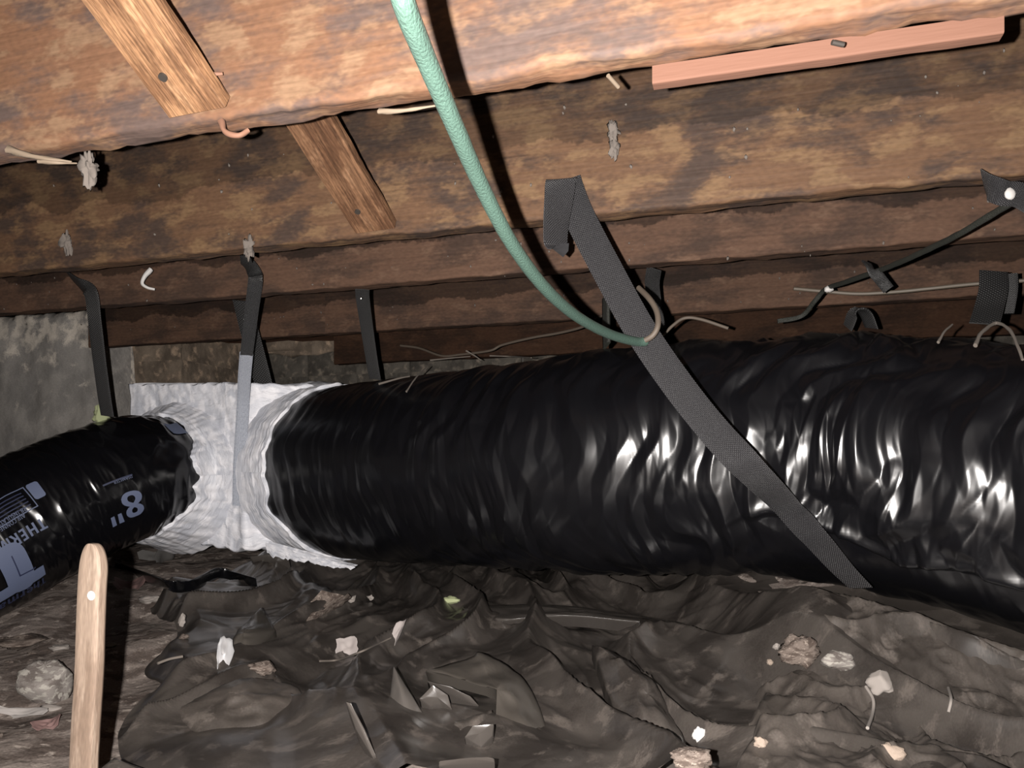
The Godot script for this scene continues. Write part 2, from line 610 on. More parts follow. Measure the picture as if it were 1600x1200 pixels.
	M.wire_tan = mat(Vector3(0.048, 0.036, 0.026), 0.7)
	M.wire_pale = mat(Vector3(0.062, 0.050, 0.037), 0.6)
	M.wire_dark = bump(mat(Vector3(0.011, 0.012, 0.009), 0.6), rough_tex, 0.1)
	M.twig = mat(Vector3(0.072, 0.060, 0.050), 0.85)
	M.pale = mat(Vector3(0.155, 0.138, 0.125), 0.85)
	M.fluff = mat(Vector3(0.085, 0.072, 0.062), 0.95)
	M.white = mat(Vector3(0.30, 0.29, 0.28), 0.6)
	M.splinter = mat(Vector3(0.13, 0.098, 0.068), 0.8)
	M.splinter_red = mat(Vector3(0.125, 0.060, 0.036), 0.8)
	M.paper = mat(Vector3(0.20, 0.185, 0.175), 0.85)
	M.leaf = mat(Vector3(0.19, 0.168, 0.160), 0.8)
	M.red = mat(Vector3(0.085, 0.048, 0.044), 0.85)
	M.tan_stone = bump(mat(Vector3(0.185, 0.145, 0.115), 0.85), rough_tex, 0.04)
	M.stone = bump(mat(W1, 0.9, mottle(256, 131, Vector3(0.075, 0.064, 0.058), Vector3(0.135, 0.122, 0.112), Vector3(0.20, 0.188, 0.168), 0.014, 0.3, 0.6, 0.58, 0.1, 14.0), 0.3), rough_tex, 0.03)
	M.foil = mat(Vector3(0.75, 0.75, 0.76), 0.28)
	M.foil.metallic = 0.8
	M.print = mat(Vector3(0.062, 0.077, 0.128), 0.6)
	M.print_dark = mat(Vector3(0.012, 0.016, 0.040), 0.5)
	M.steel = mat(Vector3(0.6, 0.6, 0.58), 0.3)
	M.steel.metallic = 1.0
	M.nail_dark = mat(Vector3(0.02, 0.016, 0.013), 0.6)
	M.foam = mat(Vector3(0.20, 0.22, 0.12), 0.85)


# ------------------------------------------------------------------ the setting

func setting() -> void:
	# ground: a sheet of earth with its own relief, on a block
	var nu := 220
	var nv := 200
	var pos := PackedVector3Array()
	var uv := PackedVector2Array()
	for i in nu + 1:
		var x := lerpf(-2.6, 2.6, i / float(nu))
		for j in nv + 1:
			var z := lerpf(-1.6, 3.4, j / float(nv))
			var y := minf(ground(x, z), under_duct(x, z)) + 0.0045 * ns(x * 13.0, z * 13.0, 4.0) + 0.0022 * ns(x * 37.0, z * 37.0, 5.0)
			pos.append(Vector3(x, y, -z))
			uv.append(Vector2(x, z))
	var fl := struct("floor", grid(nu, nv, pos, uv, false), M.dirt, "uneven dusty brown earth floor of the crawl space")
	var slab := BoxMesh.new()
	slab.size = Vector3(5.4, 0.1, 5.2)
	var sl := part("subsoil", slab, M.dirt, fl)
	sl.position = Vector3(0, -0.11, -0.9)
	# enclosing walls
	wall_block("wall_right", Vector3(2.65, 0.6, -0.9), Vector3(0.15, 1.4, 5.2), "side wall of the crawl space beyond the right edge")
	wall_block("wall_left", Vector3(-2.65, 0.6, -0.9), Vector3(0.15, 1.4, 5.2), "side wall of the crawl space beyond the left edge")
	wall_block("wall_front", Vector3(0, 0.6, 1.65), Vector3(5.4, 1.4, 0.15), "foundation wall behind the viewer")
	# foundation at the back: a mortar core with blocks, and two stepped piers at the left
	var back := Node3D.new()
	back.name = "wall_back"
	back.set_meta("kind", "structure")
	back.set_meta("label", "grey block foundation wall behind the ducts")
	back.set_meta("category", "wall")
	add_child(back)
	back.transform = Transform3D(Basis(DIR, Vector3.UP, NRM), Vector3(0, 0, -2.62))
	var core := BoxMesh.new()
	core.size = Vector3(5.4, 0.85, 0.16)
	var c := part("mortar_core", core, M.mortar, back)
	c.position = Vector3(0, 0.405, -0.105)
	for row in 4:
		for k in 13:
			var bl := 0.405
			var x := -2.6 + k * 0.416 + (0.208 if row % 2 else 0.0) - 0.07
			var top := 0.415 - row * 0.0
			var m := rough_box(Vector3(bl, 0.186, 0.05), 0.006, row * 13.0 + k)
			var b := part("block", m, M.block, back)
			b.position = Vector3(x, 0.738 - row * 0.198 + 0.006 * ns(k * 3.0, row), -0.025 + 0.008 * ns(k * 5.0, row * 3.0, 2.0))
	var sill := part("sill_lip", timber(-2.6, 2.6, 0.05, 0.05, 0.012, 0.018, 90, 71.0), M.wall_brown, back)
	sill.position = Vector3(0, 0.815, -0.04)
	var rim := BoxMesh.new()
	rim.size = Vector3(5.4, 0.4, 0.05)
	var rb := part("rim_board", rim, M.joist_deep, back)
	rb.position = Vector3(0, 1.05, -0.12)
	var d := pier("wall_pier", -2.55, 150.0, 2.12, 0.93, M.pier, "grey stained concrete foundation pier at far left, pale along its upper part", 5.0)
	d.set_meta("kind", "structure")
	var e := pier("wall_step", 118.0, 284.0, 2.29, 0.0, M.wall_brown, "brown plastered foundation step with a pale broken top edge behind the white box", 9.0)
	e.set_meta("kind", "structure")
	# the floor deck above the joists, plank by plank
	var deck := Node3D.new()
	deck.name = "ceiling"
	deck.set_meta("kind", "structure")
	deck.set_meta("label", "plank floor deck above the joists")
	deck.set_meta("category", "ceiling")
	add_child(deck)
	var plank := timber(-2.3, 2.3, 0.14, 0.02, 0.002, 0.001, 6, 3.0)
	for k in 36:
		var o := part("plank", plank, M.joist_second, deck)
		o.transform = Transform3D(Basis(NRM, DIR, Vector3.UP), Vector3(0, JB + 0.2365, -0.9) + DIR * (-2.6 + k * 0.145))


func wall_block(called: String, at: Vector3, size: Vector3, label: String) -> void:
	var b := BoxMesh.new()
	b.size = size
	struct(called, b, M.concrete, label).position = at


func rough_box(size: Vector3, rough: float, seed_: float) -> ArrayMesh:
	var h := size / 2
	return timber_like(h, rough, seed_)


func timber_like(h: Vector3, rough: float, seed_: float) -> ArrayMesh:      # a squared block with worn edges
	var pos := PackedVector3Array()
	var uv := PackedVector2Array()
	var nu := 10
	var nv := 24
	for i in nu + 3:
		var e := 0.0 if i == 0 or i == nu + 2 else 1.0
		var x := lerpf(-h.x, h.x, clampf((i - 1) / float(nu), 0, 1))
		for j in nv + 1:
			var a := TAU * (j % nv) / nv + PI / 4
			var q := Vector2(cos(a), sin(a))
			q /= maxf(absf(q.x), absf(q.y))
			var len := minf(1.0, 1.30 / q.length())
			var worn := 1.0 - 0.06 * (1.0 if i == 1 or i == nu + 1 else 0.0)
			var p := Vector3(x, q.x * h.y * len * worn, q.y * h.z * len * worn) * Vector3(1, e, e)
			var d := rough * ns(x * 12.0, p.y * 12.0 + seed_, p.z * 12.0)
			pos.append(p + Vector3(0, q.x, q.y) * d * e)
			uv.append(Vector2(x, j / float(nv)))
	return grid(nu + 2, nv, pos, uv, false, true)


func pier(called: String, from_: float, to_px: float, z0: float, top: float, m: Material, label: String, seed_: float) -> MeshInstance3D:
	var b := JP(z0, to_px, 700)
	var base := Vector3(0, 0, -z0)
	var x1 := (b - base).dot(DIR)
	var x0 := from_ if from_ < 0 else (JP(z0, from_, 700) - base).dot(DIR)
	var tp := top if top > 0 else (H + (730.0 - 523.0) / 1200.0 * jz(z0, 220))
	var nu := 90
	var nv := 70
	var pos := PackedVector3Array()
	var uv := PackedVector2Array()
	var dep := 0.45
	# profile: up the front face, over the top, down the back; swept along x, with the right end turned in
	for i in nu + 1:
		var f := i / float(nu)
		var x := lerpf(x0, x1, f)
		for j in nv + 1:
			var g := j / float(nv)
			var y := 0.0
			var n := 0.0
			if g < 0.75:
				y = lerpf(-0.05, tp, g / 0.75)
			elif g < 0.93:
				y = tp
				n = -dep * (g - 0.75) / 0.18
			else:
				y = lerpf(tp, -0.05, (g - 0.93) / 0.07)
				n = -dep
			var edge := smoothstep(tp - 0.03, tp, y) * (1.0 if n > -0.02 else 0.0)
			n += (0.012 * ns(x * 5.0, y * 5.0, seed_) + 0.004 * ns(x * 13.0, y * 13.0, seed_) + 0.0012 * ns(x * 40.0, y * 40.0, seed_)) - edge * 0.012
			var lip := edge * (0.012 * ns(x * 22.0, seed_, 0.0) + 0.006 * ns(x * 60.0, seed_, 2.0))
			pos.append(Vector3(x, y + lip, n))
			uv.append(Vector2(x, y))
	var mesh := grid(nu, nv, pos, uv, false)
	fan(mesh, pos.slice(nu * (nv + 1), nu * (nv + 1) + nv), Vector3(1, 0, 0))
	fan(mesh, pos.slice(0, nv), Vector3(-1, 0, 0))
	var o := struct(called, mesh, m, label)
	o.transform = Transform3D(Basis(DIR, Vector3.UP, NRM), base)
	return o


# ------------------------------------------------------------------ timber

func joist(label: String, z0: float, x0: float, x1: float, m: Material, r: float, rough: float, seg: int, seed_: float, u0: float, h := 0.235, drop := 0.0) -> Node3D:
	var o := thing("floor_joist", label, "joist", Vector3(0, JB - drop, -z0), Basis(DIR, Vector3.UP, NRM))
	part("timber", timber(x0, x1, h, 0.038, r, rough, seg, seed_, 2.4, 0.56, u0), m, o)
	return o


func brace(label: String, low: Vector3, high: Vector3, width: float, m: Material, seed_: float) -> void:
	var x := (high - low).normalized()
	var z := (NRM - x * NRM.dot(x)).normalized()
	# the board lies with its broad face towards the viewer and below
	var broad := x.cross(DIR).normalized()
	if broad.y > 0:
		broad = -broad
	var y := broad.cross(x).normalized()
	var o := thing("bridging_brace", label, "brace", low, Basis(x, y, broad), "")
	part("board", timber(0, low.distance_to(high), width, 0.019, 0.002, 0.0012, 40, seed_, 0.5, 0.19), m, o)
	var nail := CylinderMesh.new()
	nail.top_radius = 0.0045
	nail.bottom_radius = 0.0045
	nail.height = 0.003
	for k in 1:
		var q := part("nail_head", nail, M.nail_dark, o)
		q.transform = Transform3D(Basis(Vector3.RIGHT, Vector3.BACK, Vector3.DOWN), Vector3(0.045 + k * 0.03, width * (0.62 - 0.3 * k), 0.0205))


func joists() -> void:
	joist("orange-brown floor joist overhead, behind the viewer's edge of the picture", 0.33, -1.6, 1.6, M.joist_near, 0.006, 0.003, 80, 31.0, 0.13).set_meta("kind", "structure")
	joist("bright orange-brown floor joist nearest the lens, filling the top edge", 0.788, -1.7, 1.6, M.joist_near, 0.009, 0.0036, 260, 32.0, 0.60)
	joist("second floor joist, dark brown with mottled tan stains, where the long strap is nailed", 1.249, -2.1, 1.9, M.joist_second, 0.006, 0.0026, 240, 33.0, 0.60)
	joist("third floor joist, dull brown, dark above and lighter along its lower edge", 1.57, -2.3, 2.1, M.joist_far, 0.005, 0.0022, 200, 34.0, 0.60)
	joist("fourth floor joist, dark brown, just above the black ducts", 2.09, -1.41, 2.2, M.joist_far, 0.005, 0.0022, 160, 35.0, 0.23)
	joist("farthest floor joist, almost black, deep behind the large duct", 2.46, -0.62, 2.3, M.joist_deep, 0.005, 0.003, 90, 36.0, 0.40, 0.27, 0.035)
	# bridging between the joists
	var a := JP(0.742, 405, 142)
	brace("bright striped orange bridging board on the nearest joist, upper left", a + DIR * -0.036, a + DIR * -0.036 + Vector3(-0.115, 0.20, 0.335), 0.074, M.brace, 41.0)
	var b := JP(1.203, 652, 340)
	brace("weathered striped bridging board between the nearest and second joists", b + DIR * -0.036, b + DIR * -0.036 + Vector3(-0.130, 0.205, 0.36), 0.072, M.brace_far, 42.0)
	# the salmon batten under the back edge of the nearest joist
	var p0 := JP(0.795, 1022, 100)
	var p1 := JP(0.795, 1560, 40)
	var base := Vector3(0, 0, -0.795)
	var o := thing("wood_batten", "thin salmon-coloured wood batten under the right half of nearest joist", "batten", Vector3(0, JB - 0.0165, -0.795), Basis(DIR, Vector3.UP, NRM))
	part("strip", timber((p0 - base).dot(DIR), (p1 - base).dot(DIR), 0.017, 0.016, 0.002, 0.0004, 60, 43.0, 0.5, 0.19), M.batten, o)


# ------------------------------------------------------------------ ducts

var hash_table := PackedFloat32Array()

func facet(u: float, v: float, wrap_at: int, seed_: int) -> float:      # heights on a lattice joined by flat triangles; v wraps
	if hash_table.is_empty():
		var r := RandomNumberGenerator.new()
		r.seed = 99
		for i in 4096:
			hash_table.append(r.randf_range(-1, 1))
	var i := int(floorf(u))
	var fv := floorf(v)
	var j := posmod(int(fv), wrap_at)
	var j1 := (j + 1) % wrap_at
	var fx := u - i
	var fy := v - fv
	var a: float = hash_table[(i * 157 + j * 911 + seed_ * 397 + i * j * 13) & 4095]
	var b: float = hash_table[((i + 1) * 157 + j * 911 + seed_ * 397 + (i + 1) * j * 13) & 4095]
	var c: float = hash_table[(i * 157 + j1 * 911 + seed_ * 397 + i * j1 * 13) & 4095]
	var d: float = hash_table[((i + 1) * 157 + j1 * 911 + seed_ * 397 + (i + 1) * j1 * 13) & 4095]
	if absf(a - d) > absf(b - c):
		if fx + fy < 1.0:
			return a + fx * (b - a) + fy * (c - a)
		return d + (1.0 - fx) * (c - d) + (1.0 - fy) * (b - d)
	if fx > fy:
		return a + fx * (b - a) + fy * (d - b)
	return a + fy * (c - a) + fx * (d - c)


func tri(x: float) -> float:
	return absf(x - floorf(x) - 0.5) * 2.0


func big_relief(s: float, a: float) -> float:
	# s along, a round (0 faces the viewer, up is positive): wrinkled film, ridges at 0 and hollows below
	var right := smoothstep(1.15, 1.55, s)
	var calm := lerpf(0.35, 1.0, smoothstep(0.25, 0.85, s))
	var ca := cos(a)
	var sa := sin(a)
	var turn := (a + PI) / TAU
	var w := 0.030 * ns(s * 4.0, ca * 1.2, sa * 1.2)
	var w2 := 0.035 * ns(s * 5.0 + 7.0, ca * 1.4 + 3.0, sa * 1.4)
	# long folds round the jacket that die out here and there
	var ph := 0.9 * ns(s * 3.5, ca * 0.9, sa * 0.9) + 0.25 * ns(s * 8.0, ca * 2.2 + 5.0, sa * 2.2)
	var amp := clampf(0.55 + 1.0 * ns(s * 5.0 + 3.0, ca * 1.3 + 9.0, sa * 1.3), 0.06, 1.2)
	var d := -lerpf(0.0055, 0.0120, right) * calm * amp * tri((s - 1.35) * lerpf(14.5, 10.0, right) + ph)
	# flat, sharply creased facets of pulled film
	d -= lerpf(0.0115, 0.0, right) * calm * (0.5 + 0.5 * facet((s + w) / 0.042 + 2.0 * turn, (turn + w2) * 9.0, 9, 1))
	d -= lerpf(0.0060, 0.0, right) * calm * (0.5 + 0.5 * facet((s + w) / 0.021 - 3.0 * turn, (turn + w2) * 16.0, 16, 2))
	if right > 0.0:
		d -= right * 0.0300 * (0.5 + 0.5 * facet((s + w) / 0.068 + 3.0 * turn, (turn + w2) * 11.0, 11, 3))
		d -= right * 0.0140 * (0.5 + 0.5 * facet((s + w) / 0.030 - 5.0 * turn, (turn + w2) * 17.0, 17, 4))
		d -= right * 0.0042 * (0.5 + 0.5 * facet((s + w) / 0.013 + 7.0 * turn, (turn + w2) * 31.0, 31, 5))
	d -= 0.0003 * (0.5 + 0.5 * cos(TAU * (s / 0.042 + a / TAU)))      # helix of the wire inside
	# the film hangs in a lip along the lower front of the right half
	var lip := deg_to_rad(lerpf(-27.0, -37.0, smoothstep(1.5, 1.76, s))) + 0.06 * ns(s * 9.0, 4.0, 4.0)
	if a < lip + 0.2 and a > -2.0:
		var k := smoothstep(1.38, 1.5, s)
		d *= 1.0 - 0.75 * k * smoothstep(lip, lip - 0.06, a)
		d -= k * 0.030 * smoothstep(lip, lip - 0.06, a) * (1.0 - smoothstep(-1.2, -1.9, a))
		d += k * 0.006 * exp(-pow((a - lip - 0.02) / 0.05, 2.0))
	return d


func small_relief(s: float, a: float) -> float:
	var ca := cos(a)
	var sa := sin(a)
	var tight := 1.0 - smoothstep(0.10, 0.32, s)
	var n1 := ns(s * 17.0 + 5.0, ca * 1.4, sa * 1.4)
	var n2 := ns(s * 42.0 + 15.0, ca * 2.2, sa * 2.2)
	return -(0.0032 + 0.004 * tight) * absf(n1) * 1.4 - (0.0010 + 0.002 * tight) * absf(n2) * 1.4


func duct_mesh(d: Dictionary, relief: Callable, nu: int, nv: int, s0: float, s1: float) -> ArrayMesh:
	var pos := PackedVector3Array()
	var uv := PackedVector2Array()
	for i in nu + 1:
		var s := lerpf(s0, s1, i / float(nu))
		var f := duct_frame(d, s)
		for j in nv + 1:
			var a := -PI + TAU * (j % nv) / nv
			var k: float = relief.call(s, a)
			pos.append(f[0] + (f[2] * cos(a) + f[3] * sin(a)) * (d.r + k))
			uv.append(Vector2(s, a / TAU))
	return grid(nu, nv, pos, uv, false, true)


func on_duct(d: Dictionary, relief: Callable, s0: float, a0: float, xy: Vector2, lift: float) -> Vector3:   # xy: along the duct, and round it, in metres
	var s := s0 + xy.x
	var a: float = a0 + xy.y / d.r
	return duct_point(d, s, a, lift + relief.call(s, a))


func lettering(text: String, size: float, d: Dictionary, at: Array, parent: Node, m: Material, lift := 0.0022, bold := true) -> void:
	var f := SystemFont.new()
	f.font_names = PackedStringArray(["Droid Sans"])
	f.font_weight = 700 if bold else 400
	var t := TextMesh.new()
	t.font = f
	t.text = text
	t.font_size = 48
	t.pixel_size = size / 34.0
	t.depth = 0.0006
	t.curve_step = 2.0
	t.horizontal_alignment = HORIZONTAL_ALIGNMENT_LEFT
	t.vertical_alignment = VERTICAL_ALIGNMENT_BOTTOM
	var arr := t.surface_get_arrays(0)
	var src: PackedVector3Array = arr[Mesh.ARRAY_VERTEX]
	var out := PackedVector3Array()
	var nor := PackedVector3Array()
	for p in src:
		var q := on_duct(d, small_relief, at[1], at[2], Vector2(p.x, p.y), lift + p.z)
		var f0 := duct_frame(d, at[1] + p.x)
		out.append(q)
		nor.append((q - f0[0]).normalized() * (1.0 if arr[Mesh.ARRAY_NORMAL][out.size() - 1].z >= 0.0 else -1.0))
	arr[Mesh.ARRAY_VERTEX] = out
	arr[Mesh.ARRAY_NORMAL] = nor
	arr[Mesh.ARRAY_TANGENT] = null
	var am := ArrayMesh.new()
	am.add_surface_from_arrays(Mesh.PRIMITIVE_TRIANGLES, arr)
	part("printed_lettering", am, m, parent)


func patch(outline: PackedVector2Array, d: Dictionary, at: Array, parent: Node, m: Material, lift: float, called := "printed_mark") -> void:    # a printed shape that lies on the duct
	var pos := PackedVector3Array()
	var nor := PackedVector3Array()
	var idx := PackedInt32Array()
	var uv := PackedVector2Array()
	# cut into small pieces so that it follows the wrinkles
	var lo := outline[0]
	var hi := outline[0]
	for p in outline:
		lo = lo.min(p)
		hi = hi.max(p)
	var n := 14
	for i in n:
		for j in n:
			var c0 := lo + (hi - lo) * Vector2(i, j) / n
			var c1 := lo + (hi - lo) * Vector2(i + 1, j + 1) / n
			var cell := PackedVector2Array([c0, Vector2(c1.x, c0.y), c1, Vector2(c0.x, c1.y)])
			for poly in Geometry2D.intersect_polygons(outline, cell):
				var tri := Geometry2D.triangulate_polygon(poly)
				var b := pos.size()
				for p in poly:
					var q := on_duct(d, small_relief, at[1], at[2], p, lift)
					pos.append(q)
					nor.append((q - duct_frame(d, at[1] + p.x)[0]).normalized())
					uv.append(p)
				for k in range(0, tri.size(), 3):
					var x := b + tri[k]
					var y := b + tri[k + 1]
					var z := b + tri[k + 2]
					if (pos[z] - pos[x]).cross(pos[y] - pos[x]).dot(nor[x]) < 0.0:
						idx.append_array([x, z, y])
					else:
						idx.append_array([x, y, z])
	var arr := []
	arr.resize(Mesh.ARRAY_MAX)
	arr[Mesh.ARRAY_VERTEX] = pos
	arr[Mesh.ARRAY_NORMAL] = nor
	arr[Mesh.ARRAY_TEX_UV] = uv
	arr[Mesh.ARRAY_INDEX] = idx
	var am := ArrayMesh.new()
	am.add_surface_from_arrays(Mesh.PRIMITIVE_TRIANGLES, arr)
	part(called, am, m, parent)


func rounded(x0: float, y0: float, x1: float, y1: float, r: float) -> PackedVector2Array:
	var out := PackedVector2Array()
	for c in [[x1 - r, y1 - r, 0.0], [x0 + r, y1 - r, 1.0], [x0 + r, y0 + r, 2.0], [x1 - r, y0 + r, 3.0]]:
		for k in 7:
			var a: float = (c[2] + k / 6.0) * PI / 2
			out.append(Vector2(c[0] + r * cos(a), c[1] + r * sin(a)))
	return out


func ducts() -> void:
	var b := thing("flexible_duct", "large wrinkled black plastic-wrapped duct running from the white box to the right", "duct")
	part("jacket", duct_mesh(big, big_relief, 1250, 320, 0.06, big.len), M.black, b)
	var c := thing("flexible_duct", "small smooth black duct with blue-grey print, leaving the white box to the left", "duct")
	part("jacket", duct_mesh(small, small_relief, 420, 160, 0.02, small.len), M.black_smooth, c)
	# the print, upside down along the jacket
	lettering("8\"", 0.066, small, duct_hit(small, 214, 748), c, M.print)
	patch(PackedVector2Array([Vector2(0, 0), Vector2(0.066, 0), Vector2(0.066, 0.004), Vector2(0, 0.004)]), small, duct_hit(small, 205, 741), c, M.print_dark, 0.0022)
	lettering("DIAMETER", 0.006, small, duct_hit(small, 204, 742), c, M.print, 0.0026, false)
	patch(rounded(0, 0, 0.036, 0.042, 0.003), small, duct_hit(small, 278, 662), c, M.print, 0.0024)
	patch(rounded(0, 0, 0.026, 0.040, 0.006), small, duct_hit(small, 56, 752), c, M.print, 0.0024)
	lettering("THERMAFLEX", 0.025, small, duct_hit(small, 62, 803), c, M.print, 0.0024)
	lettering("R8 INSULATED FLEXIBLE DUCT", 0.009, small, duct_hit(small, 38, 790), c, M.print, 0.0024, false)
	lettering("AIR CONNECTOR CLASS 1", 0.009, small, duct_hit(small, 36, 800), c, M.print, 0.0024, false)
	# the framed notice
	var fr := duct_hit(small, 36, 762)
	for e in [[0.0, 0.0, 0.20, 0.0022], [0.0, 0.052, 0.20, 0.0542], [0.0, 0.0, 0.0022, 0.0542]]:
		patch(PackedVector2Array([Vector2(e[0], e[1]), Vector2(e[2], e[1]), Vector2(e[2], e[3]), Vector2(e[0], e[3])]), small, fr, c, M.print, 0.0024)
	for k in 5:
		var y := 0.010 + k * 0.008
		patch(PackedVector2Array([Vector2(0.012, y), Vector2(0.18, y), Vector2(0.18, y + 0.0026), Vector2(0.012, y + 0.0026)]), small, fr, c, M.print_dark, 0.0024)
	# the large emblem: a bowl on a bar, small letters under it
	var lg := duct_hit(small, 66, 882)
	patch(PackedVector2Array([Vector2(0, 0), Vector2(0.24, 0), Vector2(0.24, 0.030), Vector2(0, 0.030)]), small, lg, c, M.print, 0.0024)
	patch(rounded(0.026, -0.088, 0.088, 0.034, 0.026), small, lg, c, M.print, 0.0028)
	patch(PackedVector2Array([Vector2(0.056, -0.062), Vector2(0.059, -0.062), Vector2(0.059, -0.006), Vector2(0.020, -0.006), Vector2(0.020, -0.009), Vector2(0.056, -0.009)]), small, lg, c, M.print_dark, 0.0034)
	lettering("Thermaflex", 0.022, small, [0, lg[1] + 0.002, lg[2] + 0.026 / 0.163], c, M.print_dark, 0.0036)


# ------------------------------------------------------------------ the box

func mastic_box() -> void:
	var o := thing("mastic_coated_box", "square sheet-metal junction box smeared all over with white mastic, between the two ducts", "box")
	# footprint, from the back left round the front to the back right; [point, top, bottom]
	var a := P(203, 730, 2.22)
	var r := P(383, 730, 2.08)
	var e := P(690, 730, 2.26)
	var foot := [
		[Vector3(a.x + 0.06, 0, a.z - 0.22), 0.634, 0.185], [Vector3(a.x, 0, a.z), H + 0.240, H - 0.190], [Vector3(r.x, 0, r.z), H + 0.2295, H - 0.2255],
		[Vector3(e.x, 0, e.z), H + 0.236, H - 0.225], [Vector3(e.x + 0.05, 0, e.z - 0.2), 0.63, 0.19]]
	var cols := []
	for i in 4:
		var n := 30 if i in [0, 3] else 110
		for k in n:
			var f := k / float(n)
			cols.append([foot[i][0].lerp(foot[i + 1][0], f), lerpf(foot[i][1], foot[i + 1][1], f), lerpf(foot[i][2], foot[i + 1][2], f), f if i == 1 else -1.0])
	cols.append([foot[4][0], foot[4][1], foot[4][2], -1.0])
	var nu := cols.size() - 1
	var nv := 110
	var pos := PackedVector3Array()
	var uv := PackedVector2Array()
	var mid := Vector3(r.x, H, r.z - 0.14)
	for i in nu + 1:
		var c: Array = cols[i]
		var t: Vector3 = cols[mini(i + 1, nu)][0] - cols[maxi(i - 1, 0)][0]
		var out_ := Vector3(-t.z, 0, t.x).normalized()
		for j in nv + 1:
			var g := j / float(nv)
			# bottom plate, side, top plate
			var y := lerpf(c[2], c[1], clampf((g - 0.06) / 0.88, 0, 1))
			var p: Vector3 = c[0] + Vector3(0, y, 0)
			var q := ns(p.x * 8.0, p.y * 8.0, 31.0 + p.z * 8.0)
			var brush := ns(p.x * 26.0 + p.z * 20.0 + 3.0 * ns(p.x * 5.0, p.y * 5.0, 2.0), p.y * 7.0, 7.0)
			var d := 0.005 * q + 0.0022 * brush + 0.0008 * ns(p.x * 70.0, p.y * 30.0, p.z * 70.0)
			var x := (p - Vector3(r.x, p.y, r.z)).length()
			d += 0.010 * exp(-pow(x / 0.02, 2.0)) * (0.7 + 0.5 * ns(p.y * 9.0, 1.0))      # the smeared ridge at the corner
			p += out_ * d
			if g > 0.9:
				p.y += 0.006 * ns(p.x * 24.0, p.z * 24.0, 5.0)
			if g < 0.1:
				p.y += 0.010 * ns(p.x * 18.0, p.z * 18.0, 9.0) - 0.004
			if g < 0.06 or g > 0.94:
				var k := (g if g < 0.5 else 1.0 - g) / 0.06
				p = Vector3(lerpf(mid.x, p.x, k), p.y, lerpf(mid.z, p.z, k))
			pos.append(p)
			uv.append(Vector2(i / 110.0 * 0.9, g * 0.9))
	part("body", grid(nu, nv, pos, uv, false), M.mastic, o)
	var back := PackedVector3Array([Vector3(foot[0][0].x, 0.18, foot[0][0].z), Vector3(foot[0][0].x, 0.64, foot[0][0].z), Vector3(foot[4][0].x, 0.64, foot[4][0].z), Vector3(foot[4][0].x, 0.18, foot[4][0].z)])
	var bm := ArrayMesh.new()
	fan(bm, back, Vector3(0, 0, -1))
	part("back_plate", bm, M.mastic_thin, o)
	# collars of mastic where the ducts enter
	part("mastic_collar", collar(big, 0.10, 0.200, 0.014, 1.0, 0.0, 0.035, 0.6), M.mastic, o)
	part("mastic_collar", collar(small, 0.02, 0.165, 0.060, 2.0, PI, 0.045, -1.3), M.mastic, o)
	# a ragged tail of mastic that hangs below the large duct
	var q := PackedVector3Array()
	var quv := PackedVector2Array()
	for side in 2:
		for i in 41:
			var f := i / 40.0
			var up := P(lerpf(415, 556, f), lerpf(848, 886, f), lerpf(1.99, 1.90, f))
			var low := P(lerpf(418, 548, f), lerpf(866, 889, f) + (6.0 * ns(f * 9.0, 4.0) + 5.0 * absf(ns(f * 26.0, 8.0))) * (1.0 - 0.6 * f), lerpf(1.99, 1.90, f))
			q.append((up if side == 0 else low) + Vector3(0, 0, 0.004))
			quv.append(Vector2(f, side))
	var front := PackedVector3Array()
	for i in 41:
		front.append(q[i])
		front.append(q[41 + i])
		front.append(q[41 + i] + Vector3(0, 0.002, -0.006))
		front.append(q[i] + Vector3(0, 0.002, -0.03))
	var fuv := PackedVector2Array()
	for i in front.size():
		fuv.append(Vector2(i / 4 * 0.02, (i % 4) * 0.1))
	part("mastic_drip", grid(40, 3, front, fuv, false), M.mastic, o)


func collar(d: Dictionary, s0: float, s1: float, spread: float, seed_: float, facing: float, more: float, top_: float) -> ArrayMesh:
	var nu := 260
	var nv := 12
	var pos := PackedVector3Array()
	var uv := PackedVector2Array()
	for i in nu + 1:
		var a := TAU * (i % nu) / nu
		var e := s1 + 0.016 * ns(cos(a) * 2.0, sin(a) * 2.0, seed_) + 0.010 * ns(cos(a) * 4.0, sin(a) * 4.0, seed_) + 0.0022 * ns(cos(a) * 12.0, sin(a) * 12.0, seed_)
		e += more * pow(sin(a - facing), 2.0) * (1.4 if sin(a) < 0.0 else top_)
		for j in nv + 1:
			var g := j / float(nv)
			var s := lerpf(e, s0, pow(g, 1.7))
			var rise := spread * g * g + 0.0035 + 0.003 * ns(cos(a) * 9.0, sin(a) * 9.0, g * 3.0 + seed_) - (0.010 if j == 0 else 0.0)
			pos.append(duct_point(d, s, a, rise))
			uv.append(Vector2(i / float(nu) * 2.0, g * 0.3))
	return grid(nu, nv, pos, uv, false)


# ------------------------------------------------------------------ straps

func strap(label: String, pts: Array, across: Array, width: float, m: Material, thick := 0.0016, group := "") -> Node3D:
	var o := thing("duct_strap", label, "strap", Vector3.ZERO, Basis(), group)
	part("webbing", ribbon(pts, across, width, thick, 8, 0.0), m, o)
	return o


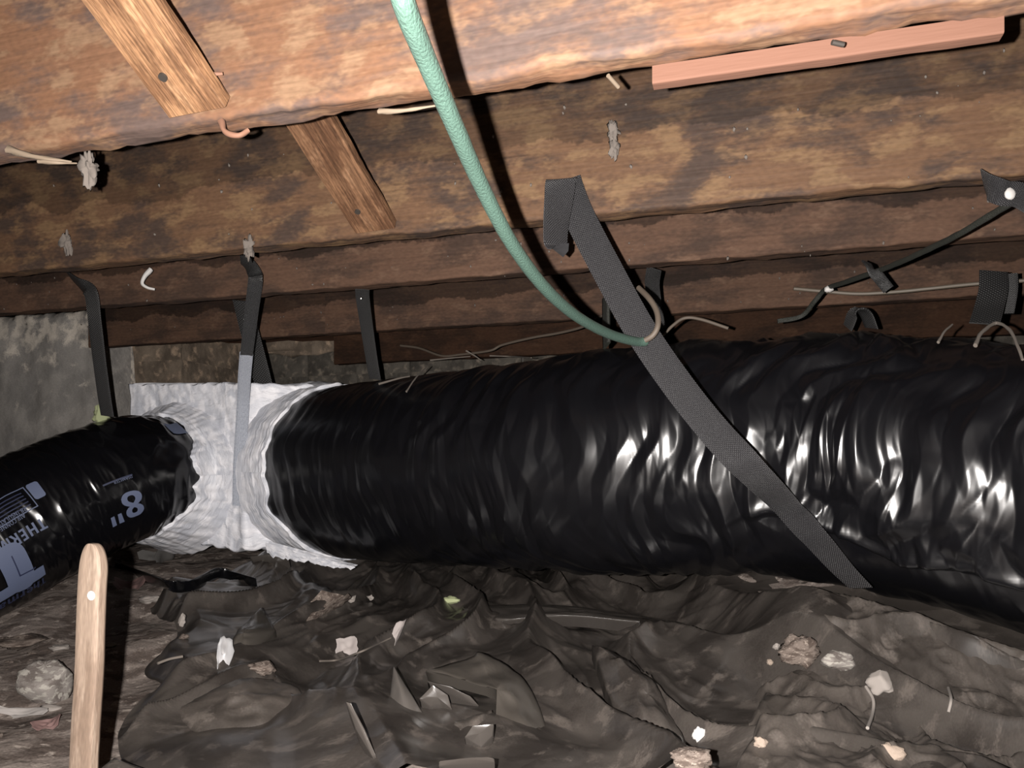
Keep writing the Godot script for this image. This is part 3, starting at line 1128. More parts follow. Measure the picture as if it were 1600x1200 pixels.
func straps() -> void:
	# the long strap in front: a tail folded over a nail on the second joist, then down across the large duct and under it
	var zf := jz(1.205, 878) - 0.012
	var line := []
	var wide := []
	var run := [[884, 281], [890, 300], [905, 338], [945, 415], [1000, 515], [1060, 603], [1120, 678], [1180, 742], [1230, 793], [1275, 842], [1315, 888], [1345, 918]]
	for i in run.size():
		var q: Array = run[i]
		var z := lerpf(zf, 1.10, clampf((q[1] - 281.0) / 480.0, 0, 1))
		var h := duct_hit(big, q[0], q[1])
		if h[0] < 50.0:
			z = minf(z, h[0] - 0.007) if q[1] < 780 else h[0] - 0.007
		elif q[1] > 800:
			z = 1.2
		line.append(P(q[0], q[1], z))
		wide.append(Vector3(0.92, 0.36, 0.10) if i > 2 else Vector3(1.0, 0.05 + 0.1 * i, 0.15))
	var n := line.size()
	for i in n:
		var h := duct_hit(big, run[i][0], run[i][1])
		if h[0] < 50.0 and run[i][1] > 700:      # flat against the jacket
			var f := duct_frame(big, h[1])
			var out_: Vector3 = f[2] * cos(h[2]) + f[3] * sin(h[2])
			var t: Vector3 = (line[mini(i + 1, n - 1)] - line[i - 1]).normalized()
			wide[i] = t.cross(out_).normalized()
			if wide[i].x < 0.0:
				wide[i] = -wide[i]
	var s := strap("long woven black strap in front, hanging from second joist across the large duct", line, wide, 0.046, M.strap)
	# the top: turned over the nail, its short tail in front
	var top := [P(880, 288, zf - 0.004), P(878, 281, zf - 0.012), P(876, 283, zf - 0.021), P(873, 310, zf - 0.026), P(869, 345, zf - 0.030), P(868, 378, zf - 0.030), P(870, 384, zf - 0.030)]
	var tail := part("folded_tail", ribbon(top, [Vector3(1, 0.04, 0.1), Vector3(1, 0.04, 0.1), Vector3(1, 0.03, 0.1), Vector3(0.9, 0.0, -0.3), Vector3(0.8, -0.02, -0.5), Vector3(0.75, -0.05, -0.55), Vector3(0.75, -0.05, -0.55)], 0.045, 0.0016, 8), M.strap, s)
	# the slanted tip of the tail
	var tp := ArrayMesh.new()
	var zt := zf - 0.030
	fan(tp, PackedVector3Array([P(852, 382, zt), P(866, 391, zt - 0.003), P(880, 402, zt - 0.001), P(888, 392, zt + 0.006), P(889, 380, zt + 0.006)]), Vector3(-0.75, -0.3, 0.6).normalized())
	part("tail_tip", tp, M.strap, s)
	# left, over the branch duct
	strap("ribbed black strap at far left, slanting down to the small duct", [JP(1.52, 108, 430), JP(1.51, 125, 444), JP(1.495, 142, 458), P(148, 500, 1.80), P(155, 560, 1.85), P(163, 620, 1.90), P(168, 650, 1.93)], [Vector3(0.3, 0.2, 0.9), Vector3(0.5, 0.3, 0.8), Vector3(1, 0, 0.1), Vector3(1, 0, 0.1), Vector3(1, 0.03, 0.1), Vector3(1, 0.05, 0.1), Vector3(1, 0.05, 0.1)], 0.032, M.strap_dull, 0.003)
	# middle: down the corner of the box, its lower end under mastic
	var m := strap("black strap bent over the third joist and running into the mastic on the box corner", [JP(1.50, 376, 402), JP(1.49, 388, 412), JP(1.47, 398, 428), JP(1.465, 399, 440), P(394, 480, 1.73), P(388, 530, 1.86), P(385, 556, 1.92)], [Vector3(0.4, 0.5, 0.8), Vector3(0.6, 0.5, 0.6), Vector3(1, 0.2, 0.2), Vector3(1, 0, 0.1), Vector3(1, 0, 0.1), Vector3(1, 0, 0.1), Vector3(1, 0, 0.1)], 0.030, M.strap_dull, 0.003)
	part("mastic_coated_end", ribbon([P(385, 553, 1.915), P(382, 590, 1.99), P(380, 630, 2.05), P(377, 680, 2.055), P(374, 730, 2.064), P(373, 790, 2.074)], [Vector3(1, 0, 0.1), Vector3(1, 0, 0), Vector3(1, 0, -0.2), Vector3(1, 0, -0.2), Vector3(1, 0, -0.2), Vector3(1, 0, -0.2)], 0.032, 0.005, 8), M.mastic_thin, m, "strap end coated in grey-white mastic")
	strap("back strand of black strap behind the box corner, spreading to a triangle", [P(379, 470, 2.02), P(388, 510, 2.08), P(400, 555, 2.14), P(413, 605, 2.19)], [Vector3(1, 0, 0.1), Vector3(1, 0, 0.1), Vector3(1, 0.1, 0.1), Vector3(1, 0.1, 0.1)], 0.052, M.strap_dull, 0.002)
	# third
	var t := strap("narrow black strap from third joist to the start of the large duct", [JP(1.56, 566, 452), P(567, 468, 1.70), P(573, 510, 1.80), P(579, 550, 1.88), P(586, 592, 1.96)], [Vector3(1, 0, 0), Vector3(1, 0, 0.1), Vector3(1, 0.05, 0.3), Vector3(1, 0.05, 0.3), Vector3(1, 0.05, 0.3)], 0.030, M.strap_dull, 0.003)
	part("nail_head", lump(Vector3(0.003, 0.003, 0.002), 3.0, 0.1, 0, 8, 10), M.steel, t).position = JP(1.55, 564, 466)
	# behind the long strap
	strap("short twisted black strap just right of the long strap, above the large duct", [JP(1.60, 1022, 420), JP(1.66, 1019, 445), JP(1.72, 1024, 475), JP(1.72, 1030, 515)], [Vector3(0.5, 0, 0.9), Vector3(0.9, 0, 0.6), Vector3(0.6, 0, 0.9), Vector3(0.9, 0, 0.5)], 0.030, M.strap_dull, 0.002)
	strap("thin strap seen edge-on behind the green cable, above the large duct", [P(947, 462, 1.62), P(947, 500, 1.60), P(948, 540, 1.58)], [Vector3(0.25, 0, 1), Vector3(0.25, 0, 1), Vector3(0.25, 0, 1)], 0.030, M.wire_dark, 0.006)
	# right
	strap("broad black strap over the large duct near the right edge", [P(1552, 424, 1.37), P(1552, 450, 1.34), P(1546, 478, 1.31), P(1538, 506, 1.27)], [Vector3(1, 0, 0.2), Vector3(1, 0, 0.3), Vector3(1, 0.1, 0.2), Vector3(1, 0.1, 0.2)], 0.044, M.strap_dull, 0.002)
	strap("black strap end hanging behind the broad strap at right", [P(1578, 428, 1.385), P(1578, 455, 1.375), P(1572, 490, 1.36)], [Vector3(1, 0, 0.6), Vector3(1, 0, 0.6), Vector3(1, 0, 0.7)], 0.024, M.strap_dull, 0.002)
	strap("dark strap loop showing as a small triangle on top of the large duct", [P(1325, 512, 1.62), P(1334, 490, 1.60), P(1345, 484, 1.59), P(1354, 492, 1.60), P(1362, 512, 1.62)], [Vector3(0.2, 0.1, 1), Vector3(0.3, 0, 1), Vector3(0, 0, 1), Vector3(0.3, 0, 1), Vector3(0.3, 0, 1)], 0.03, M.strap_dull, 0.004)
	var c := strap("curled black strap end screwed under the second joist at right edge", [P(1536, 280, 1.005), P(1548, 292, 0.985), P(1568, 302, 0.975), P(1590, 304, 0.975), P(1612, 316, 0.985)], [Vector3(-0.5, 0.7, 0.5), Vector3(-0.2, 0.9, 0.4), Vector3(0.2, 0.9, 0.3), Vector3(0.3, 0.9, 0.2), Vector3(0.4, 0.9, 0.2)], 0.030, M.strap, 0.002)
	part("screw_head", lump(Vector3(0.007, 0.0075, 0.004), 4.0, 0.1, 0, 10, 12), M.white, c, "pale screw head").position = P(1578, 303, 0.965)
	# on the ground under the box
	var droop := []
	for q in [[190, 884], [225, 898], [265, 912], [300, 917], [325, 908], [348, 896], [372, 901], [408, 912]]:
		droop.append(on_ground(q[0], q[1]) + Vector3(0, 0.006, 0.035))
	strap("slack black strap drooping to the ground below the white box", droop, [Vector3(0.2, 1, 0.4), Vector3(0.2, 1, 0.5), Vector3(0.1, 0.7, 0.7), Vector3(0, 0.7, 0.7), Vector3(-0.1, 1, 0.5), Vector3(-0.1, 1, 0.3), Vector3(0, 1, 0.4), Vector3(0.1, 1, 0.4)], 0.026, M.black_smooth, 0.002)


# ------------------------------------------------------------------ wires

func wire(called: String, label: String, category: String, pts: Array, r: float, m: Material, wob := 0.05) -> MeshInstance3D:
	return solo(called, label, category, tube(pts, r, 10, 10, wob), m)


func wires() -> void:
	var g := thing("green_cable", "thick pale green cable hanging in front from the top edge to the long strap", "cable")
	part("sheath", tube([P(606, -90, 0.40), P(624, -20, 0.41), P(640, 30, 0.43), P(668, 98, 0.47), P(712, 200, 0.54), P(752, 290, 0.62), P(798, 378, 0.71), P(848, 446, 0.81), P(898, 492, 0.92), P(950, 521, 1.03), P(990, 533, 1.10), P(1008, 534, 1.118)], 0.0066, 10, 14, 0.03), M.cable, g)
	part("bent_end", tube([P(1004, 534, 1.114), P(1020, 524, 1.105), P(1028, 508, 1.105), P(1026, 486, 1.12), P(1014, 466, 1.14), P(998, 450, 1.17)], 0.0042, 8, 10, 0.06), M.wire_tan, g, "tan looped end")
	wire("tan_wire", "tan wire rising from behind the duct towards the green cable", "wire", [P(626, 540, 2.30), P(655, 544, 2.26), P(690, 556, 2.20), P(720, 554, 2.16), P(765, 548, 2.10), P(785, 539, 2.08), P(830, 528, 2.02), P(875, 520, 1.96), P(912, 510, 1.90), P(940, 494, 1.86), P(985, 478, 1.80)], 0.0034, M.wire_tan)
	wire("tan_wire", "short arched tan wire on top of the large duct, right of the long strap", "wire", [P(1036, 524, 1.50), P(1052, 508, 1.50), P(1070, 497, 1.50), P(1095, 499, 1.49), P(1138, 513, 1.47)], 0.0032, M.wire_tan)
	wire("pale_wire", "pale cable running level below the joists at right", "wire", [P(1240, 451, 1.58), P(1285, 455, 1.57), P(1340, 459, 1.55), P(1400, 456, 1.52), P(1460, 450, 1.49), P(1530, 443, 1.46), P(1640, 436, 1.41)], 0.0038, M.wire_pale)
	var d := thing("dark_cable", "dark cable climbing from the large duct to the upper right corner", "cable")
	part("sheath", tube([P(1640, 282, 0.96), P(1598, 306, 0.99), P(1550, 335, 1.04), P(1500, 365, 1.10), P(1462, 384, 1.16), P(1410, 408, 1.25), P(1370, 424, 1.33), P(1320, 441, 1.42), P(1290, 452, 1.49), P(1272, 472, 1.52), P(1252, 494, 1.55), P(1215, 502, 1.56)], 0.0046, 10, 12, 0.12), M.wire_dark, d)
	part("cable_clip", ribbon([P(1354, 410, 1.35), P(1361, 420, 1.325), P(1370, 430, 1.32), P(1380, 442, 1.34), P(1388, 452, 1.35)], [Vector3(0.8, -0.5, 0.2), Vector3(0.8, -0.6, 0.2), Vector3(0.9, 0.4, 0.2), Vector3(0.9, 0.3, 0.2), Vector3(0.9, 0.3, 0.2)], 0.019, 0.003, 6), M.strap_dull, d, "black clip")
	part("staple", lump(Vector3(0.010, 0.006, 0.006), 8.0, 0.2, 3, 10, 12), M.white, d, "white plastic staple").position = P(1295, 452, 1.475)
	# dry twigs and roots on the duct tops
	var tw := [
		[[1524, 540], [1534, 520], [1556, 505], [1578, 516], [1592, 545], [1598, 562], 0.0030, 1.17, "forked pale root lying on the large duct at right edge"],
		[[1466, 535], [1476, 518], [1488, 507], 0.0022, 1.21, "short pale root on the large duct left of the broad strap"],
		[[635, 612], [650, 590], [668, 572], 0.0022, 1.93, "thin leaning twig at the start of the large duct"],
		[[592, 600], [620, 592], [640, 588], 0.0028, 1.99, "pale twig lying along the top of the large duct beside the narrow strap"],
		[[672, 563], [700, 560], [735, 557], 0.0022, 2.1, "level straw behind the large duct under the tan wire"],
		[[728, 548], [742, 556], [752, 563], 0.0022, 2.05, "short tan stub branching under the tan wire"],
		[[765, 556], [800, 557], [830, 559], 0.0018, 1.95, "thin straw behind the middle of the large duct"],
	]
	for k in tw.size():
		var q: Array = tw[k]
		var pts := []
		for i in q.size() - 3:
			var h := duct_hit(big, q[i][0], q[i][1])
			pts.append(P(q[i][0], q[i][1], (h[0] - 0.004) if h[0] < 50.0 else q[q.size() - 2]))
		solo("twig", q[q.size() - 1], "twig", tube(pts, q[q.size() - 3], 6, 8, 0.3, 0.6), M.twig)


# ------------------------------------------------------------------ plastic on the ground

func sheet_y(x: float, z: float) -> float:
	var zc := z - 1.3
	var turn := lerpf(-0.5, 0.8, smoothstep(-0.9, 0.9, x))
	var w := 0.10 * ns(x * 2.2, z * 1.6, 22.0)
	var u := x * cos(turn) + zc * sin(turn) + w
	var v := -x * sin(turn) + zc * cos(turn)
	var n1 := 1.0 - absf(ns(u * 4.2, v * 1.1, 23.0)) * 2.6
	var n2 := 0.5 + 0.5 * facet(u * 8.0, v * 4.0 + 50.0, 997, 6)
	var n4 := 0.5 + 0.5 * facet(u * 19.0 + 3.0, v * 9.0 + 90.0, 997, 7)
	var n3 := 1.0 - absf(ns(u * 20.0, v * 5.0, 25.0)) * 2.0
	return 0.036 * pow(maxf(n1, 0.0), 1.5) + 0.042 * n2 + 0.019 * n4 + 0.0036 * maxf(n3, 0.0)


func ground_cover() -> void:
	var o := thing("vapor_barrier", "crumpled dusty dark plastic sheet spread over the ground below the large duct", "plastic sheet")
	var nu := 600
	var nv := 520
	var pos := PackedVector3Array()
	var uv := PackedVector2Array()
	for j in nv + 1:
		var zr := lerpf(0.80, 2.50, j / float(nv))
		var z := zr
		var left := -0.44 - 0.34 * clampf((z - 0.9) / 0.8, 0.0, 1.0) + 0.20 * smoothstep(1.75, 2.4, z) + 0.06 * ns(z * 3.5, 3.0, 1.0)
		for i in nu + 1:
			var f := i / float(nu)
			var x := lerpf(left, 1.75, f)
			z = zr - 0.30 * maxf(x, -0.2) * (zr - 0.80) / 1.7
			var rim := smoothstep(0.0, 0.02, f)
			var y := ground(x, z) + lerpf(0.002, 0.008, rim) + sheet_y(x, z) * lerpf(0.35, 1.0, rim)
			pos.append(Vector3(x, minf(y, under_duct(x, z)), -z))
			uv.append(Vector2(x + 0.08 * ns(x * 3.0, z * 3.0, 2.0), z))
	part("sheet", grid(nv, nu, pos, uv, true), M.film, o)
	# folds that stand up out of it
	fold(o, [[590, 1200], [604, 1130], [615, 1040], [652, 1100], [690, 1160], [684, 1215]], [1.02, 1.04, 1.10, 1.04, 0.99, 0.97], 0.02, M.fold, 1.0)
	fold(o, [[430, 1212], [500, 1156], [514, 1176], [534, 1212]], [0.97, 1.0, 0.98, 0.965], 0.012, M.fold_grey, 2.0)
	fold(o, [[538, 1095], [556, 1090], [596, 1108], [630, 1150], [640, 1212], [585, 1212], [586, 1182]], [1.06, 1.07, 1.06, 1.02, 0.97, 0.96, 1.0], 0.035, M.fold_dark, 3.0)
	fold(o, [[665, 1048], [735, 1028], [752, 1020], [812, 1055], [848, 1120], [862, 1212], [780, 1212], [775, 1130], [770, 1072]], [1.15, 1.18, 1.19, 1.14, 1.06, 0.965, 0.965, 1.04, 1.12], 0.022, M.fold_dark, 4.0)
	fold(o, [[690, 1160], [700, 1130], [770, 1110], [776, 1150], [772, 1195], [690, 1212]], [0.995, 1.03, 1.05, 1.02, 0.98, 0.965], 0.030, M.film, 5.0)
	fold(o, [[268, 1110], [330, 1080], [390, 1060], [460, 1072], [470, 1110], [420, 1150], [320, 1150]], [1.13, 1.18, 1.22, 1.19, 1.12, 1.06, 1.06], 0.03, M.film_dusty, 6.0)
	fold(o, [[340, 1050], [372, 985], [410, 950], [430, 985], [395, 1020], [370, 1070]], [1.30, 1.42, 1.52, 1.42, 1.32, 1.24], 0.03, M.fold_dark, 7.0)
	fold(o, [[925, 1010], [975, 1030], [1030, 1085], [1075, 1170], [1090, 1212], [1000, 1212], [960, 1110]], [1.24, 1.20, 1.12, 1.02, 0.97, 0.965, 1.06], 0.05, M.film, 8.0)
	fold(o, [[722, 950], [800, 945], [880, 946], [1000, 962], [1070, 975], [1000, 972], [880, 962], [780, 968]], [1.62, 1.63, 1.62, 1.56, 1.52, 1.50, 1.52, 1.52], 0.012, M.fold_shiny, 9.0)
	# narrow glossy creases that stand up towards the lens
	for g in [
		[[690, 1044], [722, 1050], [756, 1063], [757, 1071], [724, 1060], [692, 1050]],
		[[668, 1064], [700, 1072], [735, 1088], [748, 1102], [738, 1100], [700, 1083]],
		[[655, 1092], [676, 1070], [700, 1086], [706, 1108], [690, 1100], [672, 1104]],
		[[726, 1152], [738, 1134], [772, 1131], [770, 1150], [752, 1168], [738, 1160]],
		[[686, 1190], [730, 1186], [772, 1185], [773, 1192], [730, 1195], [686, 1197]],
		[[540, 1096], [548, 1098], [570, 1140], [588, 1182], [582, 1183], [556, 1140]],
		[[390, 870], [420, 866], [452, 872], [440, 878], [410, 876], [395, 876]],
	]:
		var near := 9.0
		for q in g:
			near = minf(near, -on_ground(q[0], q[1]).z)
		fold(o, g, [near - 0.004, near - 0.006, near - 0.004, near, near, near], 0.006, M.fold_shiny, g[0][0] * 0.1)
	# the overlapping sheet at the right
	var r := thing("vapor_barrier", "tan dusty plastic sheet rising to the underside of the duct at lower right", "plastic sheet")
	nu = 300
	nv = 240
	pos = PackedVector3Array()
	uv = PackedVector2Array()
	for j in nv + 1:
		var g := j / float(nv)
		for i in nu + 1:
			var f := i / float(nu)
			var z := lerpf(0.82, 1.47, g) + 0.02 * ns(f * 7.0, 9.0, 2.0) * g
			var x := lerpf(0.235 + 0.245 * g + 0.020 * ns(g * 6.0, 5.0, 7.0), 1.70, f)
			var rim := smoothstep(0.0, 0.012, f)
			var fo := 0.020 * pow(maxf(1.0 - absf(ns(x * 5.5 + z * 3.0, z * 5.0 - x * 2.0, 33.0)) * 2.4, 0.0), 1.5) + 0.020 * facet(x * 7.0 + z * 2.0 + 0.4 * ns(x * 3.0, z * 3.0, 8.0), z * 6.0 - x * 2.0 + 50.0, 997, 8) + 0.006 * facet(x * 16.0 - z * 5.0, z * 13.0 + 90.0, 997, 9) + 0.004 * maxf(1.0 - absf(ns(x * 34.0, z * 22.0, 35.0)) * 2.2, 0.0)
			var y := ground(x, z) + 0.030 * (1.0 - 0.3 * g) * rim + 0.012 + fo
			pos.append(Vector3(x, minf(y, under_duct(x, z) + 0.006), -z))
			uv.append(Vector2(x, z))
	part("sheet", grid(nv, nu, pos, uv, true), M.film_dusty, r)


func fold(parent: Node, px: Array, zs: Array, bulge: float, m: Material, seed_: float) -> void:      # a flap of the sheet: a rim of points, its middle swelling towards the lens, with a rolled edge
	var rim := []
	for i in px.size():
		var q := P(px[i][0], px[i][1], zs[i])
		rim.append(q)
	rim.append(rim[0])
	var pts := smooth_path(rim, 6) if px.size() > 6 else PackedVector3Array()
	if pts.is_empty():
		for i in rim.size() - 1:
			for k in 6:
				pts.append(rim[i].lerp(rim[i + 1], k / 6.0))
		pts.append(rim[0])
	var c := Vector3.ZERO
	for i in pts.size() - 1:
		c += pts[i]
	c /= pts.size() - 1
	var nv := pts.size() - 1
	var nu := 14
	var pos := PackedVector3Array()
	var uv := PackedVector2Array()
	var up := Vector3(0, 0.75, 0.66)
	for i in nu + 3:
		var f := minf(i / float(nu), 1.0)
		for j in nv + 1:
			var q := c.lerp(pts[j], f)
			var lift := bulge * (1.0 - f * f) + 0.35 * bulge * ns(q.x * 14.0, q.z * 14.0, seed_) * (1.0 - f * f * f)
			lift += 0.10 * bulge * (1.0 - absf(ns(q.x * 30.0, q.z * 30.0, seed_ + 3.0)) * 2.0)
			if i == nu + 1:
				lift -= 0.006
			if i == nu + 2:
				q = c.lerp(pts[j], 0.97)
				lift -= 0.035
			pos.append(q + up * lift)
			uv.append(Vector2(q.x, -q.z))
	var mesh := grid(nu + 2, nv, pos, uv, false, true)
	# turn it so that it faces up and forward
	var nn: PackedVector3Array = mesh.surface_get_arrays(0)[Mesh.ARRAY_NORMAL]
	var s := Vector3.ZERO
	for i in range(nv, 6 * nv):
		s += nn[i]
	if s.dot(up) < 0.0:
		mesh = grid(nu + 2, nv, pos, uv, true, true)
	part("fold", mesh, m, parent)


# ------------------------------------------------------------------ what lies about

func on_ground(px: float, py: float) -> Vector3:
	var z := 0.7
	while z < 3.0:
		var q := P(px, py, z)
		var g := ground(q.x, z)
		var left := -0.44 - 0.34 * clampf((z - 0.9) / 0.8, 0.0, 1.0) + 0.20 * smoothstep(1.75, 2.4, z)
		if q.x > left:
			g += 0.010 + sheet_y(q.x, z)
		if q.x > 0.235 + 0.245 * (z - 0.82) / 0.65 and z < 1.47:
			g = maxf(g, ground(q.x, z) + 0.05)
		if q.y < g:
			return q
		z += 0.004
	return P(px, py, 2.0)


func rock(label: String, px: float, py: float, w: float, h: float, m: Material, seed_: float, called := "stone", category := "stone", group := "", rough := 0.3) -> void:      # w, h: its size in pixels
	var q := on_ground(px, py + h * 0.35)
	var k := -q.z / 1200.0
	solo(called, label, category, lump(Vector3(w * k / 2, h * k / 2, w * k * 0.4), seed_, rough), m, group, q + Vector3(0, h * k * 0.33, 0))


func flat(called: String, label: String, category: String, px: float, py: float, w: float, l: float, tilt: Vector3, m: Material, seed_: float, bend := 0.35, group := "") -> void:
	var q := on_ground(px, py)
	var k := -q.z / 1200.0
	var o := solo(called, label, category, scrap(w * k, l * k, 0.0012, bend, seed_), m, group, q + Vector3(0, 0.006, 0.004))
	o.rotation = tilt


func debris() -> void:
	# on the ground
	rock("large pale grey stone on the earth, left of the stake", 70, 1068, 84, 78, M.stone, 1.7, "stone", "stone", "", 0.10)
	rock("white lumpy pebble on the tan sheet, right of centre", 1377, 1064, 44, 38, M.pale, 2.3)
	rock("grey-white chunk under the step of the tan sheet", 1311, 1030, 64, 30, M.stone, 3.1, "stone", "stone", "", 0.15)
	rock("rounded brown lump at the edge of the tan sheet", 1250, 1018, 62, 46, M.clod, 3.9, "dirt_clod", "clod")
	rock("cream oval pebble near the bottom edge at right", 1392, 1176, 40, 26, M.tan_stone, 4.4)
	rock("small orange-tan pebble left of the cream oval pebble", 1189, 1160, 22, 20, M.tan_stone, 5.2)
	rock("bright white glassy pebble beside the big tan clod", 1092, 1147, 20, 24, M.white, 6.6)
	rock("big tan clod at the bottom edge right of centre", 1082, 1184, 62, 46, M.clod, 7.3, "dirt_clod", "clod")
	rock("thin upright cream chip in the dark plastic, right of centre", 938, 1042, 11, 24, M.tan_stone, 8.1)
	rock("small cream pebble left of the tan sheet's edge", 1203, 1034, 11, 9, M.tan_stone, 8.8)
	rock("pale bit at the left edge of the tan sheet", 1213, 1010, 12, 10, M.pale, 9.4)
	rock("orange crumb of foam on the plastic below the large duct", 703, 938, 30, 12, M.foam, 9.9, "foam_crumb", "crumb")
	rock("pale mortar lump on the earth beyond the stake", 232, 936, 34, 14, M.pale, 10.3, "mortar_lump", "mortar")
	rock("pale mortar smear at far left on the earth", 40, 1000, 90, 22, M.clod, 11.1, "mortar_lump", "mortar")
	rock("flat light clod just left of the stake", 92, 1012, 30, 10, M.pale, 11.8, "mortar_lump", "mortar")
	rock("tan chip of mortar lying in a fold left of centre", 412, 1042, 46, 26, M.clod, 12.2, "mortar_lump", "mortar")
	rock("upright pale splinter of mortar on the earth", 284, 968, 12, 20, M.pale, 12.9, "mortar_lump", "mortar")
	flat("paper_scrap", "long white paper strip on the earth at the left edge", "paper", 22, 1116, 120, 20, Vector3(0.5, -0.1, -0.06), M.paper, 1.3, 0.12)
	flat("pink_scrap", "dull pink scrap at the tip of the white paper strip", "scrap", 76, 1136, 40, 22, Vector3(0.5, 0.6, 0.2), M.red, 2.4)
	flat("red_scrap", "dull red scrap on the earth just right of the stake", "scrap", 203, 918, 44, 40, Vector3(0.4, 0.4, 0.0), M.red, 3.5)
	flat("foil_scrap", "shiny torn silver foil scrap in a dark fold", "foil", 350, 1026, 22, 60, Vector3(0.9, 0.25, -0.4), M.foil, 4.6, 0.5)
	flat("foil_scrap", "crinkled grey foil scrap on the earth below the small duct", "foil", 250, 878, 56, 60, Vector3(0.6, -0.3, 0.3), M.fold_grey, 5.7, 0.6)
	flat("dry_leaf", "whitish broad leaf scrap on the plastic left of centre", "leaf", 543, 1016, 32, 34, Vector3(1.0, 0.2, 0.1), M.leaf, 6.8, 0.2)
	flat("dry_leaf", "narrow curled pale leaf with the long stem", "leaf", 622, 996, 18, 52, Vector3(0.9, -0.55, 0.2), M.leaf, 7.9, 0.4)
	flat("plastic_scrap", "torn dusty scrap pile along the ridge of the sheet", "scrap", 510, 955, 46, 90, Vector3(0.4, -0.8, 0.0), M.clod, 8.7, 0.4)
	flat("plastic_scrap", "small white scrap on the ridge of the sheet", "scrap", 549, 940, 14, 12, Vector3(0.6, 0.2, 0.0), M.pale, 9.6, 0.4)
	flat("plastic_scrap", "second small white scrap at the right end of the ridge", "scrap", 578, 938, 10, 10, Vector3(0.6, 0.9, 0.0), M.pale, 9.9, 0.4)
	var stem := []
	for q in [[502, 1036], [530, 1034], [565, 1022], [595, 1008], [612, 1000]]:
		stem.append(on_ground(q[0], q[1]) + Vector3(0, 0.006, 0.01))
	solo("leaf_stem", "long thin stem lying between the two pale leaves", "stem", tube(stem, 0.0018, 6, 8), M.twig)
	stem = []
	for q in [[1350, 1080], [1361, 1100], [1360, 1122], [1352, 1145]]:
		stem.append(on_ground(q[0], q[1]) + Vector3(0, 0.008, 0.006))
	solo("straw", "curved whitish straw on the tan sheet", "straw", tube(stem, 0.0022, 6, 8), M.pale)
	stem = []
	for q in [[1478, 1082], [1482, 1100], [1478, 1120]]:
		stem.append(on_ground(q[0], q[1]) + Vector3(0, 0.008, 0.006))
	solo("straw", "short bent straw at the far right of the tan sheet", "straw", tube(stem, 0.0020, 6, 8), M.pale)
	stem = []
	for q in [[249, 1043], [268, 1036], [288, 1032]]:
		stem.append(on_ground(q[0], q[1]) + Vector3(0, 0.008, 0.006))
	solo("straw", "thin grey stick at the left edge of the dark plastic", "straw", tube(stem, 0.0022, 6, 8), M.twig)
	# loose crumbs of earth on the bare ground
	for k in 26:
		var px := rng.randf_range(-10, 330)
		var py := rng.randf_range(930, 1195)
		var q := on_ground(px, py)
		if px > 180 and py > 1010:
			continue
		var s := rng.randf_range(0.004, 0.012)
		solo("dirt_crumb", "small crumb of earth or mortar on bare ground at lower left", "crumb", lump(Vector3(s * rng.randf_range(1, 1.8), s * 0.7, s), 20.0 + k, 0.4, 4, 8, 10), M.clod if k % 3 else M.pale, "earth crumbs on the bare ground", q + Vector3(0, s * 0.3, 0))
	# on the timber
	var j := jz(0.75, 100)
	solo("wood_splinter", "pale split splinter under the nearest joist at the left edge", "splinter", tube([P(12, 234, j), P(40, 241, j - 0.006), P(75, 248, j - 0.008), P(112, 253, j - 0.004)], 0.0040, 6, 8, 0.6, 0.3), M.splinter)
	solo("wood_splinter", "lower white splinter hanging at left under the nearest joist", "splinter", tube([P(60, 252, j - 0.004), P(90, 254, j - 0.006), P(120, 255, j + 0.01)], 0.0026, 6, 8, 0.5, 0.3), M.splinter)
	fluff("grey-white tuft hanging under the nearest joist at left", P(140, 262, jz(0.79, 140)), 0.016, 3)
	solo("wood_splinter", "orange lifted splinter under the nearest joist, left of the far brace", "splinter", tube([JP(0.745, 345, 190), JP(0.740, 352, 206) , JP(0.742, 372, 211), JP(0.75, 388, 203)], 0.0036, 6, 8, 0.4, 0.7), M.splinter_red)
	solo("wood_splinter", "long thin splinter under the nearest joist near the green cable", "splinter", tube([JP(0.75, 592, 174), JP(0.745, 620, 173), JP(0.745, 655, 169), JP(0.75, 690, 164)], 0.0026, 6, 8, 0.5, 0.4), M.splinter)
	solo("wood_splinter", "short orange splinter at the foot of the bright brace", "splinter", tube([JP(0.735, 310, 112), JP(0.722, 318, 122), JP(0.722, 330, 116), JP(0.728, 348, 115)], 0.0034, 6, 8, 0.4, 0.5), M.splinter_red)
	nail("bent nail sticking out behind the nearest joist, right of the green cable", JP(0.83, 950, 118), JP(0.85, 966, 136), 0.0022, M.splinter)
	nail("dark nail through the lower edge of the nearest joist at right", JP(0.74, 1300, 66), JP(0.745, 1318, 70), 0.0022, M.nail_dark)
	fluff("two-lobed whitish cocoon on the face of the second joist above the strap", JP(1.195, 958, 205), 0.013, 5)
	fluff("lower small whitish cocoon on the second joist above the strap", JP(1.195, 959, 233), 0.012, 6)
	fluff("white fluff at the lower edge of the second joist above the bent strap", JP(1.205, 389, 386), 0.015, 7)
	fluff("faint grey web smear on the second joist at left", JP(1.205, 105, 380), 0.018, 8)
	solo("paint_curl", "white hooked curl of paint between second and third joists at left", "paint flake", tube([JP(1.45, 236, 421), JP(1.44, 226, 432), JP(1.44, 222, 443), JP(1.45, 230, 449), JP(1.46, 242, 452)], 0.0055, 6, 8, 0.3, 0.5), M.white)
	solo("foam_wad", "yellow-green wad of foam beside the ribbed strap on the small duct", "foam", lump(Vector3(0.018, 0.022, 0.016), 14.0, 0.5, 2), M.foam, "", P(157, 650, 1.96))
	# specks of dust and web on the joists, too small to tell apart
	var st := SurfaceTool.new()
	st.begin(Mesh.PRIMITIVE_TRIANGLES)
	var bit := lump(Vector3(1, 1, 1), 15.0, 0.4, 3, 5, 7)
